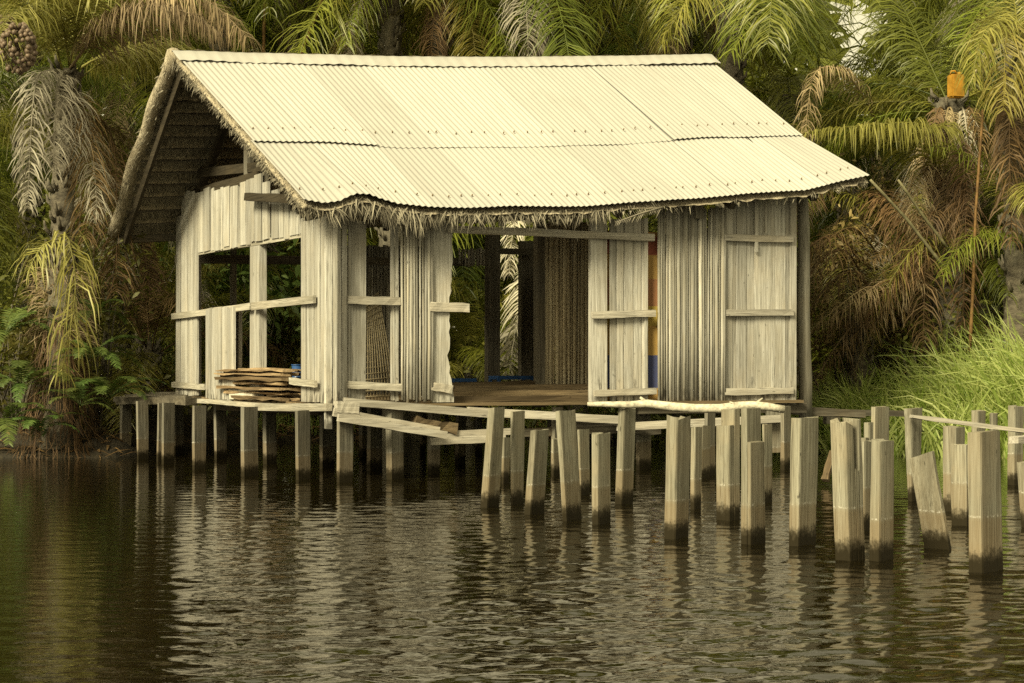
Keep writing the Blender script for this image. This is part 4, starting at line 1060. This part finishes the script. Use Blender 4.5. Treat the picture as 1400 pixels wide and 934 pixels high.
# shrubs
def shrub(label, px, Z, w, h, nleaf, mat, seed, base=None, ls=.09):
    rg = random.Random(seed); x = P(px, 500, Z).x; g = max(gz(x, Z), 0) if base is None else base
    e = empty('shrub', (x, Z, g), 0, label, 'shrub', 'shrubs filling the bank'); mb = MB(); tw = MB()
    heads = [Vector((rg.uniform(-w, w) * .5, rg.uniform(-w, w) * .35, rg.uniform(.15, 1) * h)) for _ in range(16)]
    for hd in heads: tw.tube([Vector((hd.x * .2, hd.y * .2, -.05)), Vector((hd.x * .6, hd.y * .6, hd.z * .6)), hd], [.02, .014, .006], 5, .4)
    for k in range(nleaf):
        c = rg.choice(heads) + Vector((rg.gauss(0, w * .13), rg.gauss(0, w * .12), rg.gauss(0, h * .12)))
        if c.z < 0: continue
        d = Vector((rg.gauss(0, 1), rg.gauss(0, 1), rg.gauss(-.2, .6))).normalized(); L = ls * rg.uniform(.6, 1.5)
        mb.strip([c, c + d * L * .5, c + d * L + Vector((0, 0, -.2 * L))], [L * .12, L * .5, L * .05], Vector((rg.gauss(0, 1), rg.gauss(0, 1), 1.0)), rg.random())
    mb.build('foliage', mat, e); tw.build('stem', trunk_m, e)
shrub('leafy shrub on the left bank beside the palm foot', 20, 25.6, 1.4, 1.5, 1500, bush_m, 51)
shrub('shrub with broad leaves climbing behind the left palm trunk', 130, 25.9, 1.1, 3.3, 2200, bush_m, 52)
shrub('low shrub in the light under the hut landing', 190, 27.2, 2.2, .75, 1500, bush_m, 53)
shrub('dark shrub on the far bank behind the gable stilts', 300, 31.6, 3.0, 1.3, 2200, bush_m, 54)
shrub('green shrub on the far bank behind the doorway', 620, 31.8, 3.2, 1.6, 2400, bush_m, 55)
shrub('shrub on the far bank behind the loose piles', 840, 29.6, 3.2, 1.1, 2200, bush_m, 56)
shrub('brownish shrub right of the round post', 1150, 27.6, 2.2, 2.6, 2600, dry_bush_m, 57)
shrub('olive vine-hung shrub behind the withered palm', 1225, 28.4, 2.2, 3.4, 2800, dry_bush_m, 58)
shrub('dark green shrub at the right behind the grass', 1370, 27.6, 2.6, 2.2, 2400, bush_m, 59)
shrub('small green shrub between the jerrycan palm and the hut', 1262, 26.4, 1.0, 2.2, 900, bush_m, 60)
shrub('dark shrub on the bank left of the hut landing', 150, 28.5, 2.4, 2.4, 2600, bush_m, 61)
shrub('leggy shrub at the far left edge', -20, 26.5, 1.8, 2.8, 2400, bush_m, 62)

shrub('big-leaved green shrub filling the view through the gable wall opening', 345, 30.4, 2.6, 3.2, 2600, fern_m, 63, ls=.17)
# ferns: rosettes of arching leaves
FE = [frond_mb(arch(.95, R(58 - 16 * q), R(80), m=8), 46, .17, .019, .16, 400 + q, .12, rr=.006).mesh('frond', fern_m) for q in range(3)]
def fern(label, px, py, Z, n, sc_, seed):
    rg = random.Random(seed); p = P(px, py, Z); e = empty('fern', p, 0, label, 'fern', 'ferns on the left bank')
    for k in range(n): put_frond(e, rg.choice(FE), fern_m, Vector((0, 0, 0)), k * GOLD + rg.uniform(-.3, .3), sc_ * rg.uniform(.7, 1.15))
for i, (x, y, Z, n, s_, lb) in enumerate(((30, 530, 24.3, 12, 1.0, 'fern with long leaves at the left bank, beside the palm foot'), (5, 460, 24.6, 12, 1.1, 'highest fern at the left edge of the view'), (125, 490, 24.2, 11, .8, 'fern growing on the right side of the palm trunk'), (150, 545, 24.4, 11, .85, 'fern low by the water next to the hut landing'), (110, 555, 23.9, 9, .75, 'bright small fern at the foot of the left palm'), (5, 580, 24.0, 11, 1.0, 'fern hanging to the water at the left edge'), (55, 590, 24.1, 9, .7, 'small fern between the palm roots and the water'), (130, 430, 24.6, 8, .6, 'little fern perched high on the left palm trunk'))):
    fern(lb, x, y, Z, n, s_, 70 + i)

# tall grass on the right bank
mb = MB(); rg = random.Random(9)
for k in range(12500):
    x = rg.uniform(3.6, 11.5); sh_ = shore(x); y = sh_ + abs(rg.gauss(0, 1)) * 1.1 + rg.uniform(-.55, .3)
    hgt = (.62 + 1.15 * min(1, max(0, (x - 4.4) / 3.0))) * rg.uniform(.55, 1.2) * (1 + .3 * noise.noise(Vector((x * 1.5, y * 1.5, 0))))
    p = Vector((x, y, max(gz(x, y), -.1) - .03)); a = rg.uniform(0, 6.28); d = Vector((math.cos(a) * .22, math.sin(a) * .22, 1)).normalized(); pts = [p]
    bn = rg.uniform(.05, .6)
    for i in range(5): p = p + d * hgt / 5; pts.append(p); d = (d + Vector((math.cos(a) * bn * .5, math.sin(a) * bn * .5, -bn * (i * .32)))).normalized()
    w = rg.uniform(.016, .036) * (1.7 if rg.random() < .14 else 1); mb.strip(pts, [w, w, w * .9, w * .7, w * .45, w * .08], Vector((rg.uniform(-1, 1), -1, .4)), min(1, max(0, rg.gauss(.5, .3))))
for k in range(1600):   # thin sedge along the far bank seen between the stilts
    x = rg.uniform(-4.4, 4); y = shore(x) + rg.uniform(0, 1.2); p = Vector((x, y, gz(x, y) - .02)); a = rg.uniform(0, 6.28); h_ = rg.uniform(.15, .5)
    mb.strip([p, p + Vector((math.cos(a) * .05, math.sin(a) * .05, h_ * .6)), p + Vector((math.cos(a) * .2, math.sin(a) * .2, h_ * .8))], [.012, .01, .002], Vector((rg.uniform(-1, 1), -1, .3)), rg.random() * .5)
g_o = mb.build('grass', grass_m); g_o['kind'] = 'stuff'; g_o['label'] = 'tall bright green grass on the right bank'

mb = MB(); rg = random.Random(33)
for k in range(7000):
    x = rg.uniform(-9, 11); y = shore(x) + rg.gauss(.5, .8); z = gz(x, y)
    if z < -.12 or (x < -4.4 and rg.random() < .75): continue
    a = rg.uniform(0, 6.28); L = rg.uniform(.08, .4); p = Vector((x, y, z + .02)); d = Vector((math.cos(a), math.sin(a), rg.uniform(-.1, .3))) * L
    mb.strip([p, p + d * .5 + Vector((0, 0, .03)), p + d], [.012, rg.uniform(.015, .05), .004], Vector((rg.uniform(-.5, .5), rg.uniform(-.8, .2), 1)), rg.random())
l_o = mb.build('leaf_litter', leaf_brown); l_o['kind'] = 'stuff'; l_o['label'] = 'fallen brown leaves and sticks along the bank'

# the wood behind, one mass of leaf
mb = MB(); rg = random.Random(21)
def ridge_h(x, Z):
    px = CX + x / Z * F
    gap = math.exp(-((px - 1165) / 48) ** 2)
    return (11.5 + 1.5 * noise.noise(Vector((x * .3, 0, 0)))) * (1 - .5 * gap)
for k in range(52000):
    Z = 33 + 9 * rg.random() ** 1.5; x = rg.uniform(-.42, .42) * Z
    hh = ridge_h(x, Z); c = Vector((x, Z, .3 + (hh - .3) * rg.random()))
    if noise.noise(c * .55) < -.22 and c.z > 6: continue
    L = rg.uniform(.5, 1.2); a = rg.uniform(0, 6.28); d = Vector((math.cos(a), math.sin(a) * .7, rg.uniform(-.3, .9))).normalized(); p = c; pts = [p]
    for i in range(3): p = p + d * L / 3; pts.append(p); d = (d + Vector((0, 0, -.55))).normalized()
    w = rg.uniform(.025, .06); mb.strip(pts, [w * .5, w, w * .8, w * .1], Vector((rg.uniform(-1, 1), rg.uniform(-1, 1), 1)), rg.random())
for k in range(16000):
    Z = rg.uniform(43, 50); x = rg.uniform(-.42, .42) * Z; hh = ridge_h(x, Z) * 1.1
    c = Vector((x, Z, .2 + hh * rg.random())); d = Vector((rg.uniform(-1, 1), rg.uniform(-1, 1), rg.uniform(-1, .4))).normalized(); L = rg.uniform(.7, 1.3)
    mb.strip([c, c + d * L * .5, c + d * L], [.15, .45, .05], Vector((rg.uniform(-1, 1), rg.uniform(-1, 1), rg.uniform(-.5, 1))), rg.random())
w_o = mb.build('woods', woods_m); w_o['kind'] = 'stuff'; w_o['label'] = 'dark green wood closing the view behind the palms'

# jerrycan, canes, poles
jc = empty('jerrycan', P(1307, 136, 26.2), R(18), 'amber plastic jerrycan tied in the crown of a palm', 'jerrycan')
import bmesh
def bevel_box(name, w, d, h, bev, mat, parent, loc=(0, 0, 0)):
    bm = bmesh.new(); bmesh.ops.create_cube(bm, size=1); bmesh.ops.scale(bm, vec=(w, d, h), verts=bm.verts)
    bmesh.ops.bevel(bm, geom=bm.edges[:] + bm.verts[:], offset=bev, segments=2, affect='EDGES')
    me = bpy.data.meshes.new(name); bm.to_mesh(me); bm.free(); me.materials.append(mat)
    for p in me.polygons: p.use_smooth = False
    o = bpy.data.objects.new(name, me); COL.objects.link(o); o.parent = parent; o.location = loc; return o
bevel_box('can_body', .215, .16, .34, .018, amber_m, jc, (0, 0, .19))
mb = MB(); mb.tube([(.06, 0, .36), (.06, 0, .40)], .03, 12, .5); mb.build('can_neck', amber_m, jc)
mb = MB(); mb.tube([(-.09, 0, .36), (-.08, 0, .41), (-.02, 0, .415), (.015, 0, .37)], .014, 8, .5); mb.build('can_handle', amber_m, jc)
def cane(label, pts, r, mat):
    pts = [P(*p) for p in pts]; e_ = pts[0]; mb = MB(); q = []
    for a, b in zip(pts, pts[1:]): q += [a.lerp(b, f) - e_ for f in (0, .34, .67)]
    q.append(pts[-1] - e_); rr = [r * (1 + (.18 if i % 2 else 0)) * (1 - .3 * i / len(q)) for i in range(len(q))]
    o = mb; mb.tube(q, rr, 7, .5); return tag(mb.build('cane', mat, None, e_), label, 'cane', 'canes and bare stalks in the thicket')
cane('tall orange-brown dry cane standing right of the jerrycan palm', [(1326, 480, 25.2), (1331, 380, 25.1), (1334, 290, 25.0), (1344, 150, 25.0)], .023, cane_m)
cane('long grey stalk slanting down from the roof corner into the thicket', [(1298, 375, 25.4), (1240, 300, 25), (1190, 246, 24.7)], .024, pole_m)
cane('shorter grey stalk beside the long slanting one', [(1300, 345, 25.6), (1262, 295, 25.3), (1228, 246, 25)], .022, pole_m)
cane('thin reddish stalk standing behind the roof ridge at left', [(405, 90, 30), (425, 40, 30), (448, -20, 30)], .035, cane_m)
cane('thin straight stalk behind the left part of the ridge', [(360, 90, 30.5), (361, 40, 30.5), (363, -20, 30.5)], .03, cane_m)

# ------------------------------------------------------------------ light, sky, camera
SUN_AZ, SUN_EL = R(213), R(34)      # compass: 0 = +Y (away from the viewer), clockwise; sun stands behind the viewer's left shoulder
sdir = Vector((math.sin(SUN_AZ) * math.cos(SUN_EL), math.cos(SUN_AZ) * math.cos(SUN_EL), math.sin(SUN_EL)))
sl = bpy.data.lights.new('sun', 'SUN'); sl.energy = 4.6; sl.angle = R(20); sl.color = (1, .93, .80)
so = bpy.data.objects.new('sun', sl); COL.objects.link(so); so.rotation_euler = sdir.to_track_quat('Z', 'Y').to_euler(); so.location = (-20, -20, 30)
w = bpy.data.worlds.new('World'); sc.world = w; w.use_nodes = True; nt = w.node_tree
sky = nt.nodes.new('ShaderNodeTexSky'); sky.sky_type = 'NISHITA'; sky.sun_disc = False; sky.sun_elevation = SUN_EL; sky.sun_rotation = SUN_AZ
sky.dust_density = 5; sky.air_density = 1.0; sky.ozone_density = 1
mx = nt.nodes.new('ShaderNodeMix'); mx.data_type = 'RGBA'; mx.inputs[0].default_value = .9
nt.links.new(sky.outputs[0], mx.inputs[6]); mx.inputs[7].default_value = (9.0, 8.3, 6.6, 1)      # thin milky cloud over the whole sky
bg = nt.nodes['Background']; nt.links.new(mx.outputs[2], bg.inputs[0]); bg.inputs[1].default_value = .074
cam = bpy.data.cameras.new('camera'); co = bpy.data.objects.new('camera', cam); COL.objects.link(co); sc.camera = co
co.location = (0, 0, EYE); co.rotation_euler = (R(90), 0, 0); cam.sensor_width = 36; cam.lens = F / 1400 * 36; cam.shift_y = (H - 467) / 1400
cam.clip_end = 2000; cam.clip_start = .1
vs_ = sc.view_settings; vs_.view_transform = 'Standard'; vs_.look = 'None'; vs_.exposure = 0.68; vs_.gamma = 1
vs_.use_white_balance = True; vs_.white_balance_temperature = 8300; vs_.white_balance_tint = -3
sc.cycles.use_denoising = False; sc.cycles.max_bounces = 6; sc.cycles.transparent_max_bounces = 4
